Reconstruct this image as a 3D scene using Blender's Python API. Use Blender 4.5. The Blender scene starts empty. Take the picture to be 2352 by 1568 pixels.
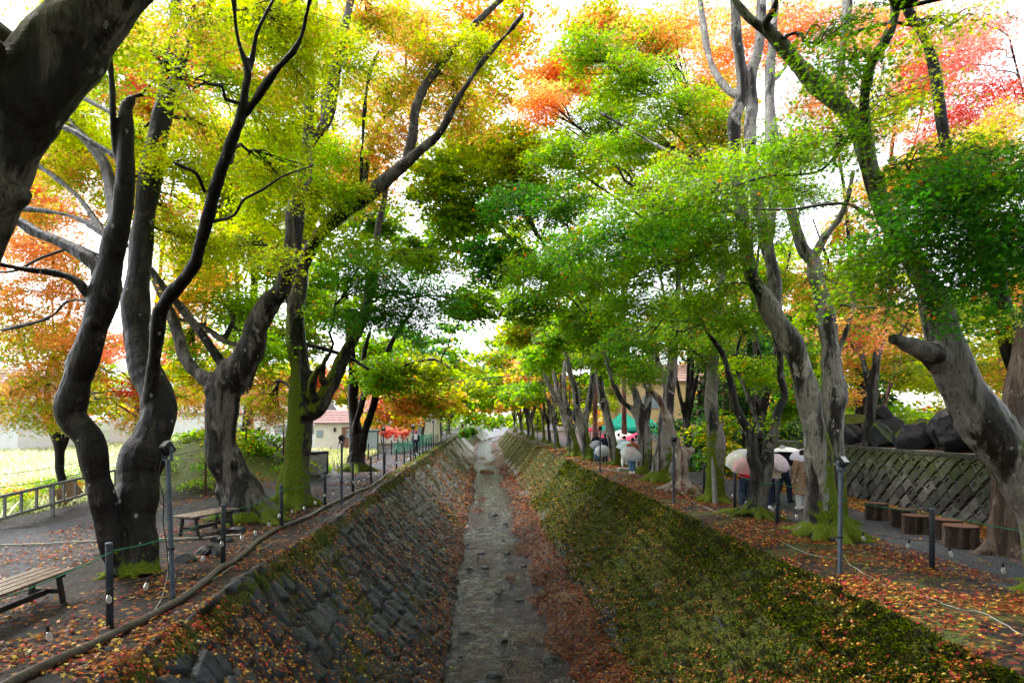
import bpy, bmesh, math, random
import numpy as np
from mathutils import Vector, Matrix

# ------------------------------------------------------------------ camera, world, sun, exposure
SC = bpy.context.scene
COL = SC.collection
F, VX, VY, CZ = 1568.0, 1104.0, 962.0, 2.5       # focal length (px), principal point, eye height
cam_d = bpy.data.cameras.new('camera')
cam_d.lens = 24; cam_d.sensor_width = 36
cam_d.shift_x = (1176 - VX) / 2352.0
cam_d.shift_y = (VY - 784) / 2352.0
cam_d.clip_start = 0.05; cam_d.clip_end = 3000
cam = bpy.data.objects.new('camera', cam_d); COL.objects.link(cam)
cam.location = (0, 0, CZ); cam.rotation_euler = (math.pi / 2, 0, 0)
SC.camera = cam

SUN_EL, SUN_ROT = math.radians(58), math.radians(-60)
w = bpy.data.worlds.new("World"); SC.world = w; w.use_nodes = True
nt = w.node_tree; nt.nodes.clear()
sky = nt.nodes.new('ShaderNodeTexSky'); sky.sky_type = 'NISHITA'; sky.sun_disc = False
sky.sun_elevation = SUN_EL; sky.sun_rotation = SUN_ROT
sky.air_density = 1.0; sky.dust_density = 1.5; sky.ozone_density = 1.0
hsv = nt.nodes.new('ShaderNodeHueSaturation'); hsv.inputs['Saturation'].default_value = 0.22
bg = nt.nodes.new('ShaderNodeBackground'); bg.inputs['Strength'].default_value = 0.15
wo = nt.nodes.new('ShaderNodeOutputWorld')
nt.links.new(sky.outputs[0], hsv.inputs['Color']); nt.links.new(hsv.outputs[0], bg.inputs['Color'])
nt.links.new(bg.outputs[0], wo.inputs['Surface'])

sun_d = bpy.data.lights.new('sun', 'SUN'); sun_d.energy = 1.5; sun_d.angle = math.radians(16)
sun_d.color = (1.0, 0.97, 0.92)
sun = bpy.data.objects.new('sun', sun_d); COL.objects.link(sun)
_d = Vector((math.sin(SUN_ROT) * math.cos(SUN_EL), math.cos(SUN_ROT) * math.cos(SUN_EL), math.sin(SUN_EL)))
sun.rotation_euler = _d.to_track_quat('Z', 'Y').to_euler()

SC.view_settings.view_transform = 'Standard'; SC.view_settings.look = 'None'
SC.view_settings.exposure = 1.95; SC.view_settings.gamma = 1.0
SC.view_settings.use_curve_mapping = False
SC.render.engine = 'CYCLES'
SC.cycles.max_bounces = 7; SC.cycles.diffuse_bounces = 3; SC.cycles.glossy_bounces = 2
SC.cycles.transmission_bounces = 5; SC.cycles.transparent_max_bounces = 8
SC.cycles.sample_clamp_indirect = 6.0
SC.cycles.caustics_reflective = False; SC.cycles.caustics_refractive = False

# ------------------------------------------------------------------ helpers
R = math.radians
def W(px, py, Y):                                  # a pixel of the 2352 px wide photo at distance Y -> point
    return ((px - VX) * Y / F, Y, CZ - (py - VY) * Y / F)
def GY(py, z=0.0):                                 # distance of a ground point seen at row py
    return (CZ - z) * F / (py - VY)
def tag(o, label=None, cat=None, group=None, kind=None):
    if label: o['label'] = label
    if cat: o['category'] = cat
    if group: o['group'] = group
    if kind: o['kind'] = kind
    return o
def link(o, parent=None):
    COL.objects.link(o)
    if parent is not None: o.parent = parent
    return o
def empty(name, loc=(0, 0, 0), rz=0.0):
    o = bpy.data.objects.new(name, None); COL.objects.link(o)
    o.empty_display_size = 0.1
    o.location = loc; o.rotation_euler = (0, 0, rz); return o
def fin(me, mat, smooth):
    if mat is not None:
        for m in (mat if isinstance(mat, (list, tuple)) else [mat]): me.materials.append(m)
    if smooth: me.polygons.foreach_set('use_smooth', np.ones(len(me.polygons), bool))
    me.update(); return me
def mesh_fixed(name, V, k, mat=None, smooth=False):
    """all faces have k corners; V is (nfaces*k,3), faces do not share vertices"""
    me = bpy.data.meshes.new(name); n = len(V) // k
    me.vertices.add(len(V)); me.vertices.foreach_set('co', np.ascontiguousarray(V, dtype=np.float32).ravel())
    me.loops.add(len(V)); me.loops.foreach_set('vertex_index', np.arange(len(V), dtype=np.int32))
    me.polygons.add(n); me.polygons.foreach_set('loop_start', np.arange(0, n * k, k, dtype=np.int32))
    me.update(calc_edges=True)
    return fin(me, mat, smooth)
def mesh_idx(name, V, Fq, mat=None, smooth=True):
    """V (n,3), Fq (m,k) shared vertices"""
    me = bpy.data.meshes.new(name); Fq = np.asarray(Fq, dtype=np.int32); k = Fq.shape[1]; n = len(Fq)
    me.vertices.add(len(V)); me.vertices.foreach_set('co', np.ascontiguousarray(V, dtype=np.float32).ravel())
    me.loops.add(n * k); me.loops.foreach_set('vertex_index', Fq.ravel())
    me.polygons.add(n); me.polygons.foreach_set('loop_start', np.arange(0, n * k, k, dtype=np.int32))
    me.update(calc_edges=True)
    return fin(me, mat, smooth)
def grid_faces(nr, nc):
    i = np.arange(nr - 1)[:, None] * nc + np.arange(nc - 1)[None, :]
    i = i.ravel(); return np.stack([i, i + 1, i + 1 + nc, i + nc], 1)
def attr(me, name, arr, domain='POINT'):
    arr = np.asarray(arr, dtype=np.float32)
    if arr.ndim == 1:
        a = me.attributes.new(name, 'FLOAT', domain); a.data.foreach_set('value', arr)
    else:
        if arr.shape[1] == 3: arr = np.concatenate([arr, np.ones((len(arr), 1), np.float32)], 1)
        a = me.attributes.new(name, 'FLOAT_COLOR', domain); a.data.foreach_set('color', arr.ravel())

class MB:
    """collects shapes, builds ONE mesh object"""
    def __init__(s): s.v = []; s.f = []; s.m = []; s.mi = 0
    def add(s, vs, fs):
        b = len(s.v); s.v += [tuple(v) for v in vs]
        for f in fs: s.f.append(tuple(b + i for i in f)); s.m.append(s.mi)
        return s
    def box(s, c, size, M=None, taper=1.0, bev=0.0):
        x, y, z = size[0] / 2, size[1] / 2, size[2] / 2
        if bev > 0:
            bm = bmesh.new(); bmesh.ops.create_cube(bm, size=1.0)
            for v in bm.verts:
                v.co.x *= size[0]; v.co.y *= size[1]; v.co.z *= size[2]
                if v.co.z > 0: v.co.x *= taper; v.co.y *= taper
            bmesh.ops.bevel(bm, geom=bm.edges[:], offset=bev, segments=2, affect='EDGES')
            bm.verts.index_update()
            vs = [v.co.copy() for v in bm.verts]; fs = [[v.index for v in f.verts] for f in bm.faces]; bm.free()
        else:
            vs = [Vector((a * x * (taper if c_ > 0 else 1), b * y * (taper if c_ > 0 else 1), c_ * z)) for c_ in (-1, 1) for a, b in ((-1, -1), (1, -1), (1, 1), (-1, 1))]
            fs = [(3, 2, 1, 0), (4, 5, 6, 7), (0, 1, 5, 4), (1, 2, 6, 5), (2, 3, 7, 6), (3, 0, 4, 7)]
        c = Vector(c)
        if M is not None: vs = [M @ v for v in vs]
        return s.add([v + c for v in vs], fs)
    def tube(s, pts, rad, n=8, cap=True):
        pts = [Vector(p) for p in pts]
        if not hasattr(rad, '__len__'): rad = [rad] * len(pts)
        vs = []; up = None
        for i, p in enumerate(pts):
            d = (pts[min(i + 1, len(pts) - 1)] - pts[max(i - 1, 0)])
            d = d.normalized() if d.length > 1e-9 else Vector((0, 0, 1))
            if up is None: up = d.orthogonal().normalized()
            up = (up - d * up.dot(d)); up = up.normalized() if up.length > 1e-6 else d.orthogonal().normalized()
            q = d.cross(up)
            for k in range(n):
                a = 2 * math.pi * k / n
                vs.append(p + (up * math.cos(a) + q * math.sin(a)) * rad[i])
        fs = []
        for i in range(len(pts) - 1):
            for k in range(n):
                k2 = (k + 1) % n; fs.append((i * n + k, i * n + k2, (i + 1) * n + k2, (i + 1) * n + k))
        if cap: fs.append(tuple(range(n))[::-1]); fs.append(tuple((len(pts) - 1) * n + k for k in range(n)))
        return s.add(vs, fs)
    def lathe(s, prof, c=(0, 0, 0), n=16, M=None):
        vs = []; c = Vector(c)
        for r, z in prof:
            for k in range(n):
                a = 2 * math.pi * k / n; v = Vector((r * math.cos(a), r * math.sin(a), z))
                vs.append((M @ v if M is not None else v) + c)
        fs = [(i * n + k, i * n + (k + 1) % n, (i + 1) * n + (k + 1) % n, (i + 1) * n + k) for i in range(len(prof) - 1) for k in range(n)]
        fs.append(tuple(range(n))[::-1]); fs.append(tuple((len(prof) - 1) * n + k for k in range(n)))
        return s.add(vs, fs)
    def build(s, name, mat, parent=None, smooth=False, loc=None):
        me = bpy.data.meshes.new(name); me.from_pydata([tuple(v) for v in s.v], [], s.f); me.validate()
        for m in (mat if isinstance(mat, (list, tuple)) else [mat]): me.materials.append(m)
        if isinstance(mat, (list, tuple)): me.polygons.foreach_set('material_index', s.m[:len(me.polygons)])
        if smooth: me.polygons.foreach_set('use_smooth', [True] * len(me.polygons))
        me.update()
        o = bpy.data.objects.new(name, me); link(o, parent)
        if loc is not None: o.location = loc
        return o

def smooth_poly(pts, n=6):
    """Catmull-Rom through tuples of any length"""
    P = np.array(pts, float); out = []
    if len(P) < 3: 
        t = np.linspace(0, 1, n + 1)[:, None]; return P[0] * (1 - t) + P[-1] * t
    Q = np.vstack([2 * P[0] - P[1], P, 2 * P[-1] - P[-2]])
    for i in range(1, len(Q) - 2):
        for j in range(n):
            t = j / n; a, b, c, d = Q[i - 1], Q[i], Q[i + 1], Q[i + 2]
            out.append(0.5 * (2 * b + (c - a) * t + (2 * a - 5 * b + 4 * c - d) * t * t + (3 * b - a - 3 * c + d) * t ** 3))
    out.append(P[-1]); return np.array(out)

def hash2(i, j, k=0):
    h = (i.astype(np.int64) * 374761393 + j.astype(np.int64) * 668265263 + k * 974634777) & 0xFFFFFFFF
    h = ((h ^ (h >> 13)) * 1274126177) & 0xFFFFFFFF
    h = h ^ (h >> 16)
    return (h & 0xFFFFFF) / float(0xFFFFFF)
def vnoise(x, y, k=0):
    xi = np.floor(x); yi = np.floor(y); fx = x - xi; fy = y - yi
    fx = fx * fx * (3 - 2 * fx); fy = fy * fy * (3 - 2 * fy)
    a = hash2(xi, yi, k); b = hash2(xi + 1, yi, k); c = hash2(xi, yi + 1, k); d = hash2(xi + 1, yi + 1, k)
    return (a * (1 - fx) + b * fx) * (1 - fy) + (c * (1 - fx) + d * fx) * fy
def fbm(x, y, k=0, o=4):
    s = 0; a = 0.5; t = 0
    for i in range(o):
        s = s + a * vnoise(x * 2 ** i, y * 2 ** i, k + i * 7); t += a; a *= 0.5
    return s / t
def cells(a, b, k=0):
    """jittered cells: returns random id, second random, F1, F2-F1, local offset"""
    ai = np.floor(a); bi = np.floor(b)
    f1 = np.full(a.shape, 9.0); f2 = np.full(a.shape, 9.0); rid = np.zeros(a.shape); r2 = np.zeros(a.shape); da = np.zeros(a.shape); db = np.zeros(a.shape)
    for i in (-1, 0, 1):
        for j in (-1, 0, 1):
            ci, cj = ai + i, bi + j
            px = ci + 0.15 + 0.7 * hash2(ci, cj, k); py = cj + 0.15 + 0.7 * hash2(ci, cj, k + 1)
            dx, dy = a - px, b - py; d = np.sqrt(dx * dx + dy * dy)
            m = d < f1
            f2 = np.where(m, f1, np.minimum(f2, d))
            rid = np.where(m, hash2(ci, cj, k + 2), rid); r2 = np.where(m, hash2(ci, cj, k + 3), r2)
            da = np.where(m, dx, da); db = np.where(m, dy, db); f1 = np.where(m, d, f1)
    return rid, r2, f1, f2 - f1, da, db
def sstep(a, b, x):
    t = np.clip((x - a) / (b - a), 0, 1); return t * t * (3 - 2 * t)

# ------------------------------------------------------------------ materials
class NT:
    def __init__(s, name):
        s.m = bpy.data.materials.new(name); s.m.use_nodes = True; s.t = s.m.node_tree; s.t.nodes.clear()
        s.out = s.t.nodes.new('ShaderNodeOutputMaterial')
    def n(s, typ, **kw):
        nd = s.t.nodes.new(typ)
        for k, v in kw.items(): setattr(nd, k, v)
        return nd
    def set(s, sock, v):
        if isinstance(v, bpy.types.NodeSocket): s.t.links.new(v, sock)
        elif isinstance(v, (tuple, list)) and len(v) == 3 and sock.type == 'RGBA': sock.default_value = (*v, 1)
        else: sock.default_value = v
    def coord(s, which='Object'): return s.n('ShaderNodeTexCoord').outputs[which]
    def pos(s): return s.n('ShaderNodeNewGeometry').outputs['Position']
    def nrm(s): return s.n('ShaderNodeNewGeometry').outputs['Normal']
    def map(s, v, scale=(1, 1, 1), rot=(0, 0, 0), loc=(0, 0, 0)):
        m = s.n('ShaderNodeMapping'); s.set(m.inputs[0], v); m.inputs['Scale'].default_value = scale
        m.inputs['Rotation'].default_value = rot; m.inputs['Location'].default_value = loc; return m.outputs[0]
    def noise(s, v, scale, detail=4, rough=0.55, dist=0.0, out='Fac'):
        m = s.n('ShaderNodeTexNoise'); s.set(m.inputs['Vector'], v); m.inputs['Scale'].default_value = scale
        m.inputs['Detail'].default_value = detail; m.inputs['Roughness'].default_value = rough; m.inputs['Distortion'].default_value = dist
        return m.outputs[out]
    def voro(s, v, scale, out='Distance', feature='F1', rnd=1.0):
        m = s.n('ShaderNodeTexVoronoi', feature=feature); s.set(m.inputs['Vector'], v); m.inputs['Scale'].default_value = scale
        m.inputs['Randomness'].default_value = rnd; return m.outputs[out]
    def ramp(s, v, stops, interp='LINEAR'):
        m = s.n('ShaderNodeValToRGB'); s.set(m.inputs[0], v); cr = m.color_ramp; cr.interpolation = interp
        while len(cr.elements) < len(stops): cr.elements.new(0.5)
        for e, (p, c) in zip(cr.elements, stops):
            e.position = p; e.color = (*c, 1) if isinstance(c, (tuple, list)) else (c, c, c, 1)
        return m.outputs[0]
    def mix(s, f, a, b, mode='MIX'):
        m = s.n('ShaderNodeMix', data_type='RGBA', blend_type=mode); s.set(m.inputs[0], f); s.set(m.inputs[6], a); s.set(m.inputs[7], b); return m.outputs[2]
    def math(s, op, a, b=0.0, c=None):
        m = s.n('ShaderNodeMath', operation=op); s.set(m.inputs[0], a); s.set(m.inputs[1], b)
        if c is not None: s.set(m.inputs[2], c)
        return m.outputs[0]
    def step(s, v, a, b):
        m = s.n('ShaderNodeMapRange', interpolation_type='SMOOTHSTEP'); s.set(m.inputs[0], v); m.inputs[1].default_value = a; m.inputs[2].default_value = b; return m.outputs[0]
    def sep(s, v, i): 
        m = s.n('ShaderNodeSeparateXYZ'); s.set(m.inputs[0], v); return m.outputs[i]
    def attr(s, name, out='Fac'):
        m = s.n('ShaderNodeAttribute', attribute_name=name); return m.outputs[out]
    def bump(s, h, strength=0.5, dist=0.02, n=None):
        m = s.n('ShaderNodeBump'); s.set(m.inputs['Height'], h); m.inputs['Strength'].default_value = strength; m.inputs['Distance'].default_value = dist
        if n is not None: s.set(m.inputs['Normal'], n)
        return m.outputs[0]
    def pbsdf(s, col, rough=0.6, spec=0.5, normal=None, **kw):
        m = s.n('ShaderNodeBsdfPrincipled'); s.set(m.inputs['Base Color'], col); s.set(m.inputs['Roughness'], rough)
        s.set(m.inputs['Specular IOR Level'], spec * .32)
        if normal is not None: s.set(m.inputs['Normal'], normal)
        for k, v in kw.items(): s.set(m.inputs[k.replace('_', ' ')], v)
        return m.outputs[0]
    def done(s, sh): s.t.links.new(sh, s.out.inputs['Surface']); return s.m

MATS = {}
def simple(name, col, rough=0.6, spec=0.4, var=0.25, scale=6.0, bump=0.0, metallic=0.0, **kw):
    """a plain material with slight procedural wear"""
    if name in MATS: return MATS[name]
    t = NT(name); c = t.coord(); nz = t.noise(c, scale, 5)
    lo = tuple(x * (1 - var) for x in col); hi = tuple(min(1, x * (1 + var)) for x in col)
    cc = t.ramp(nz, [(0.3, lo), (0.7, hi)])
    rr = t.ramp(t.noise(c, scale * 2.3, 3), [(0.3, max(0.03, rough - 0.12)), (0.7, min(1, rough + 0.12))])
    nrm = t.bump(t.noise(c, scale * 8, 4), bump, 0.01) if bump else None
    MATS[name] = t.done(t.pbsdf(cc, rr, spec, nrm, Metallic=metallic, **kw)); return MATS[name]
# ------------------------------------------------------------------ terrain
def CX(y): 
    y = np.asarray(y, float); d = np.clip(y - 125, 0, None); return 0.0009 * d * d
CL, CR, FL, FR, DEP = -3.7, 5.2, -0.9, 2.6, 3.0       # crest / foot of both canal walls, depth

def ground_z(x, y):
    x = np.asarray(x, float); y = np.asarray(y, float); u = x - CX(y)
    z = (fbm(x * 0.9, y * 0.9, 3, 4) - 0.5) * 0.10 + (fbm(x * 5, y * 5, 9, 2) - 0.5) * 0.02
    # weedy mound beyond the left path
    q = np.sqrt(((x + 10.7) / 4.6) ** 2 + ((y - 28.0) / 6.0) ** 2)
    z = z + 1.75 * sstep(1.0, 0.25, q) * (1 + 0.2 * (fbm(x, y, 4, 3) - 0.5))
    z = z - 0.25 * sstep(-11.5, -14, u) + 0.4 * (fbm(x * 0.15, y * 0.15, 5, 3) - 0.5) * sstep(-14, -22, u)
    # right bank: gentle roll toward the crest, path slightly worn
    z = z + 0.10 * sstep(8.0, 6.2, u) * sstep(5.0, 6.0, u)
    # terrace behind the retaining wall
    ty = sstep(31.0, 27.5, y)
    z = z + ty * sstep(12.05, 12.25, u) * (1.6 + 0.5 * sstep(12.8, 15.0, u) + 0.05 * np.clip(u - 15, 0, 30))
    z = z - 0.5 * sstep(38, 48, y) * sstep(8.5, 11, u)
    # trough of the canal
    tl = np.clip((u - CL) / (FL - CL), 0, 1); tr = np.clip((CR - u) / (CR - FR), 0, 1)
    t = np.minimum(tl, tr); tz = -DEP * t - 0.45 * sstep(0, 0.10, t)
    inside = (u > CL) & (u < CR)
    return np.where(inside, z * sstep(0.1, 0.0, t) + tz, z)

def bed_z(u, y):
    u = np.asarray(u, float); y = np.asarray(y, float)
    z = -3.13 + (fbm(u * 1.3, y * 0.6, 21, 4) - 0.5) * 0.30 + (fbm(u * 7, y * 7, 22, 3) - 0.5) * 0.07
    wob = (fbm(u * 0 + 3.3, y * 0.16, 23, 3) - 0.5)
    z = z + 0.62 * sstep(1.45, 2.9, u + wob * 1.7 + (fbm(u, y * 1.3, 27, 3) - 0.5) * 0.9) ** 1.2
    z = z + 0.40 * sstep(-0.45, -1.05, u + wob * 1.1 + .25 * (fbm(u, y * 1.1, 28, 3) - .5))
    for iu, iy, h, ru, ry in ((1.7, 28.5, .28, .55, 1.3), (0.2, 26.3, .12, .25, .5), (1.15, 23.6, .16, .5, .5), (1.2, 17.2, .10, .45, .35), (0.9, 15.0, .14, .5, .3),
                              (-0.3, 41, .2, .4, 1.2), (0.1, 47, .18, .4, 1.0), (1.5, 21.0, .12, .35, .5), (2.2, 19.0, .25, .45, .9), (0.6, 70, .3, .7, 3), (1.2, 84, .35, .8, 3), (0.2, 96, .3, .6, 4)):
        z = z + h * np.exp(-((u - iu) / ru) ** 2 - ((y - iy) / ry) ** 2) * (0.6 + 0.8 * fbm(u * 4, y * 4, 25, 3))
    return z

YS = [-30.0, -20, -12, -6, -2]; _y = 1.0
while _y < 900: YS.append(_y); _y += max(0.11, 0.0085 * _y) if _y < 60 else 0.03 * _y
YS = np.array(YS)
XS = np.concatenate([[-600, -400, -250, -160, -100, -70, -50, -40, -32, -27, -23, -20, -17.5, -16], np.arange(-15, -12, 0.3), np.arange(-12, CL - 0.01, 0.13), [CL, CL + .15, CL + .4], np.linspace(-3, FL, 6), np.linspace(FL + .4, FR - .4, 6),
                     np.linspace(FR, CR - .4, 6), [CR - .15, CR], np.arange(CR + 0.12, 12.0, 0.12), [12.05, 12.15, 12.25, 12.4, 12.7], np.arange(13, 20, 0.3), [21, 22.5, 24, 27, 30, 35, 42, 50, 70, 100, 160, 250, 400, 600]])
gu, gy = np.meshgrid(XS, YS); gx = gu + CX(np.minimum(gy, 420.0))
gz = ground_z(gx, gy)
me = mesh_idx('ground', np.stack([gx.ravel(), gy.ravel(), gz.ravel()], 1), grid_faces(len(YS), len(XS)))
wn = (fbm(gx * 0.8, gy * 0.8, 31, 4) - 0.5)
# worn paths: left one swings around the mound, right one runs straight
pc = np.interp(gy, [0, 8, 13, 18, 24, 30, 36, 60, 140], [-9.6, -9.4, -9.0, -8.4, -7.2, -5.9, -5.6, -5.7, -6.2])
pw = np.interp(gy, [0, 12, 18, 25, 31, 60], [2.3, 2.1, 1.6, 0.9, 1.6, 1.5])
pathL = sstep(0.35, -0.35, np.abs(gu - pc) - pw + wn * 0.9)
pathR = sstep(0.3, -0.3, np.abs(gu - 9.15) - 1.45 + wn * 0.6)
grass = np.clip(sstep(-11.6, -12.6, gu) + sstep(1.0, 0.7, np.sqrt(((gx + 10.7) / 4.6) ** 2 + ((gy - 28.0) / 6.0) ** 2)), 0, 1) * (gu < 0)
grass = np.maximum(grass, 0.55 * sstep(24, 34, gy) * sstep(0.6, 0.1, np.abs(gu - CL + 0.35)))
bankR = sstep(7.7, 7.0, gu + wn) * (gu > 0)
grass = np.maximum(grass, bankR * 0.62 * sstep(0.35, 0.62, fbm(gx * 1.3, gy * 1.3, 33, 3)))
lit = np.clip(bankR * 0.9 + sstep(10.4, 11.0, gu + wn) * 0.95 + sstep(-6.5, -5.0, gu) * sstep(22, 12, gy) * 0.55 * (gu < 0) + 0.3 * (gu < -5) * sstep(0.45, .6, fbm(gx, gy, 38, 3)), 0, 1)
attr(me, 'path', np.maximum(pathL, pathR).ravel()); attr(me, 'grass', grass.ravel()); attr(me, 'litter', lit.ravel())

def litter_color(t, p, scale):
    vc = t.voro(p, scale, 'Color'); rnd = t.sep(vc, 0)
    col = t.ramp(rnd, [(0.0, (.025, .012, .007)), (.34, (.08, .026, .009)), (.48, (.17, .052, .012)), (.56, (.19, .10, .022)), (.61, (.11, .016, .014)), (.72, (.016, .011, .008)), (.92, (.035, .035, .012))], 'CONSTANT')
    return col, t.sep(vc, 1)
def make_ground_mat():
    t = NT('forest_floor'); p = t.pos()
    n1 = t.noise(p, 1.4, 6, .6); n2 = t.noise(p, 14, 5, .65); n3 = t.noise(p, 90, 3, .6)
    dirt = t.ramp(n2, [(.3, (.005, .004, .0035)), (.55, (.012, .0095, .008)), (.75, (.026, .021, .017))])
    grav = t.ramp(t.voro(p, 55, 'Color'), [(0, (.018, .020, .025)), (1, (.082, .087, .10))])
    grav = t.mix(t.ramp(n2, [(.35, 0.0), (.75, .5)]), grav, (.018, .016, .016))
    c = t.mix(t.step(t.math('ADD', t.attr('path'), t.math('MULTIPLY', t.math('SUBTRACT', n2, .5), .5)), .35, .65), dirt, grav)
    gr = t.ramp(t.noise(p, 30, 4, .7), [(.3, (.018, .028, .005)), (.7, (.10, .125, .022))])
    c = t.mix(t.step(t.math('ADD', t.attr('grass'), t.math('MULTIPLY', t.math('SUBTRACT', n2, .5), .7)), .35, .75), c, gr)
    lc, lr = litter_color(t, t.map(p, (1, 1, .3)), 15)
    dens = t.math('ADD', t.math('MULTIPLY', t.attr('litter'), .50), t.math('MULTIPLY', t.math('SUBTRACT', n1, .5), .6))
    c = t.mix(t.math('LESS_THAN', lr, dens), c, lc)
    h = t.math('ADD', t.math('MULTIPLY', n2, 1.0), t.math('MULTIPLY', n3, .35))
    nr = t.bump(h, .7, .03)
    rg = t.ramp(n2, [(.3, .38), (.7, .85)])
    return t.done(t.pbsdf(c, rg, .4, nr))
me.materials.append(make_ground_mat())
tag(link(bpy.data.objects.new('ground', me)), kind='structure')

# ---- canal walls: pitched slabs, built as displaced relief
WL = math.hypot(FL - CL, DEP); WR = math.hypot(CR - FR, DEP)
def wall_point(side, t, s, h=None):
    """side -1 left / +1 right; t metres down the slope (negative: over the crest), s = distance"""
    L = WL if side < 0 else WR
    dx = (FL - CL) / WL if side < 0 else -(CR - FR) / WR; dz = -DEP / L
    nx, nz = (-dz, dx) if side < 0 else (dz, -dx)       # outward normal
    if side < 0: nx, nz = -dz, abs(dx)
    else: nx, nz = dz, abs(dx)
    x0 = (CL if side < 0 else CR) + CX(s) + 0.22 * (fbm(s * 0.35, s * 0 + 2, 50 + side, 3) - 0.5)
    tt = np.clip(t, 0, None); ov = np.clip(-t, 0, None)
    if h is None: h = wall_h(side, t, s)
    k = sstep(-0.22, 0.0, t)                           # crest: relief turns upward
    bow = -0.12 * np.sin(np.clip(t / L, 0, 1) * math.pi)
    x = x0 + dx * tt + side * ov + nx * (h * k + bow)
    z = dz * tt + (nz * h) * k + (1 - k) * h * 0.5 + nz * bow - 0.45 * ov
    return x, s, z
def wall_h(side, t, s):
    if side < 0:
        a = s / 0.27 + t * 0.45; b = t / 0.46 - 0.12 * s
        rid, r2, f1, e, da, db = cells(a, b, 61)
        h = 0.03 + 0.085 * rid + 0.14 * (r2 - 0.5) * db + 0.10 * (rid - .5) * da - 0.07 * (1 - sstep(0.0, 0.16, e))
        h = h + 0.025 * (fbm(s * 9, t * 9, 62, 3) - 0.5) + 0.12 * (fbm(s * 0.8, t * 0.8, 63, 2) - 0.5)
    else:
        a = s / 0.21 - t * 0.55; b = t / 0.36 + 0.1 * s
        rid, r2, f1, e, da, db = cells(a, b, 71)
        w1 = fbm(s * 3, t * 3, 74, 3) - .5; a = a + w1 * .9; b = b + w1 * .7; rid, r2, f1, e, da, db = cells(a, b, 71)
        h = 0.02 + 0.09 * rid + 0.075 * (sstep(0.0, 0.22, e) ** 0.7) + 0.16 * db * (0.4 + r2) - 0.03
        h = h + 0.10 * (fbm(s * 6, t * 6, 72, 4) - 0.5) + .04 * (fbm(s * 20, t * 20, 75, 2) - .5) + 0.12 * (fbm(s * 0.7, t * 0.7, 73, 2) - 0.5)
    return h * np.interp(s, [0, 60, 130, 150], [1, 1, .5, .3])
def build_wall(side, name, label):
    L = (WL if side < 0 else WR) + 0.35
    S = []; y = 3.2
    while y < 420: S.append(y); y += max(0.024, 0.0034 * y)
    S = np.array(S); T = np.concatenate([np.arange(-0.30, 0.5, 0.03), np.arange(0.5, L, 0.034)])
    if side > 0: T = T[::-1]
    t, s = np.meshgrid(T, S); h = wall_h(side, t, s); x, yy, z = wall_point(side, t, s, h)
    me = mesh_idx(name, np.stack([x.ravel(), yy.ravel(), z.ravel()], 1), grid_faces(len(S), len(T)))
    if side < 0: a, b, k = s / 0.27 + t * 0.45, t / 0.46 - 0.12 * s, 61
    else: a, b, k = s / 0.21 - t * 0.55, t / 0.36 + 0.1 * s, 71
    rid, r2, f1, e, da, db = cells(a, b, k)
    attr(me, 'rid', rid.ravel()); attr(me, 'edge', np.clip(e, 0, 1).ravel())
    big = fbm(s * 0.35, t * 0.7, 81, 3)
    if side < 0:
        moss = 0.27 + 0.30 * sstep(.45, .7, big) * sstep(30, 18, s) + 0.45 * sstep(22, 34, s) * sstep(.35, .6, big) + 0.5 * sstep(-.1, .2, t) * sstep(.5, .2, t)
        moss = np.where((s > 108) & (s < 120), 0.0, moss); moss = np.where((s > 126) & (s < 165), 0.95, moss); moss = np.where(s >= 165, 0.12, moss)
    else:
        moss = 0.95 - 0.55 * sstep(2.6, 3.7, t + (big - .5) * 1.5) - 0.25 * sstep(.55, .75, fbm(s * 2, t * 2, 83, 3))
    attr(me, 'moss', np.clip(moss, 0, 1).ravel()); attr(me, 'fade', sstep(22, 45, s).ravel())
    attr(me, 'crest', (sstep(.02, -.16, t) * (.7 if side > 0 else 1)).ravel())
    attr(me, 'low', sstep(2.2, 3.9, t).ravel())
    m = NT(name + '_stone'); p = m.pos()
    n2 = m.noise(p, 9, 5, .6); n3 = m.noise(p, 60, 4, .7)
    rid_ = m.attr('rid')
    st = m.ramp(rid_, [(0, (.005, .006, .009)), (.5, (.012, .016, .023)), (.8, (.030, .038, .052)), (1, (.018, .025, .023))])
    st = m.mix(m.ramp(n2, [(.35, 0.0), (.75, .6)]), st, (.022, .020, .018))
    st = m.mix(m.math('MULTIPLY', m.attr('fade'), .6), st, (.17, .165, .155))  # stone painted lighter with distance: brighter light of the mid stretch put into colour
    ms = m.ramp(m.noise(p, 26, 5, .7), [(.38, (.004, .007, .001)), (.52, (.026, .038, .003)), (.70, (.12, .145, .007))])
    ms = m.mix(m.ramp(m.noise(p, 2.2, 3), [(.4, 0.0), (.7, .55)]), ms, (.095, .075, .015))
    mk = m.math('ADD', m.attr('moss'), m.math('MULTIPLY', m.math('SUBTRACT', n2, .5), 1.3))
    mk = m.math('SUBTRACT', mk, m.math('MULTIPLY', m.math('SUBTRACT', rid_, .5), .35))
    mk = m.step(mk, .48, .66)
    c = m.mix(mk, st, ms)
    soil = m.step(m.math('ADD', m.attr('crest'), m.math('MULTIPLY', m.math('SUBTRACT', n2, .5), .8)), .4, .6); c = m.mix(soil, c, m.ramp(n2, [(.3, (.016, .013, .009)), (.7, (.06, .055, .025))]))
    crev = m.step(m.math('ADD', m.attr('edge'), m.math('MULTIPLY', m.math('SUBTRACT', n2, .5), .10)), 0.0, .16)
    c = m.mix(crev, (.014, .012, .008), c)
    lc, lr = litter_color(m, m.map(p, (1, 1, 1)), 16)
    dn = m.math('MULTIPLY_ADD', m.attr('low'), .42, m.math('MULTIPLY', m.math('SUBTRACT', m.noise(p, 1.1, 4), .36), .7))
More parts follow.
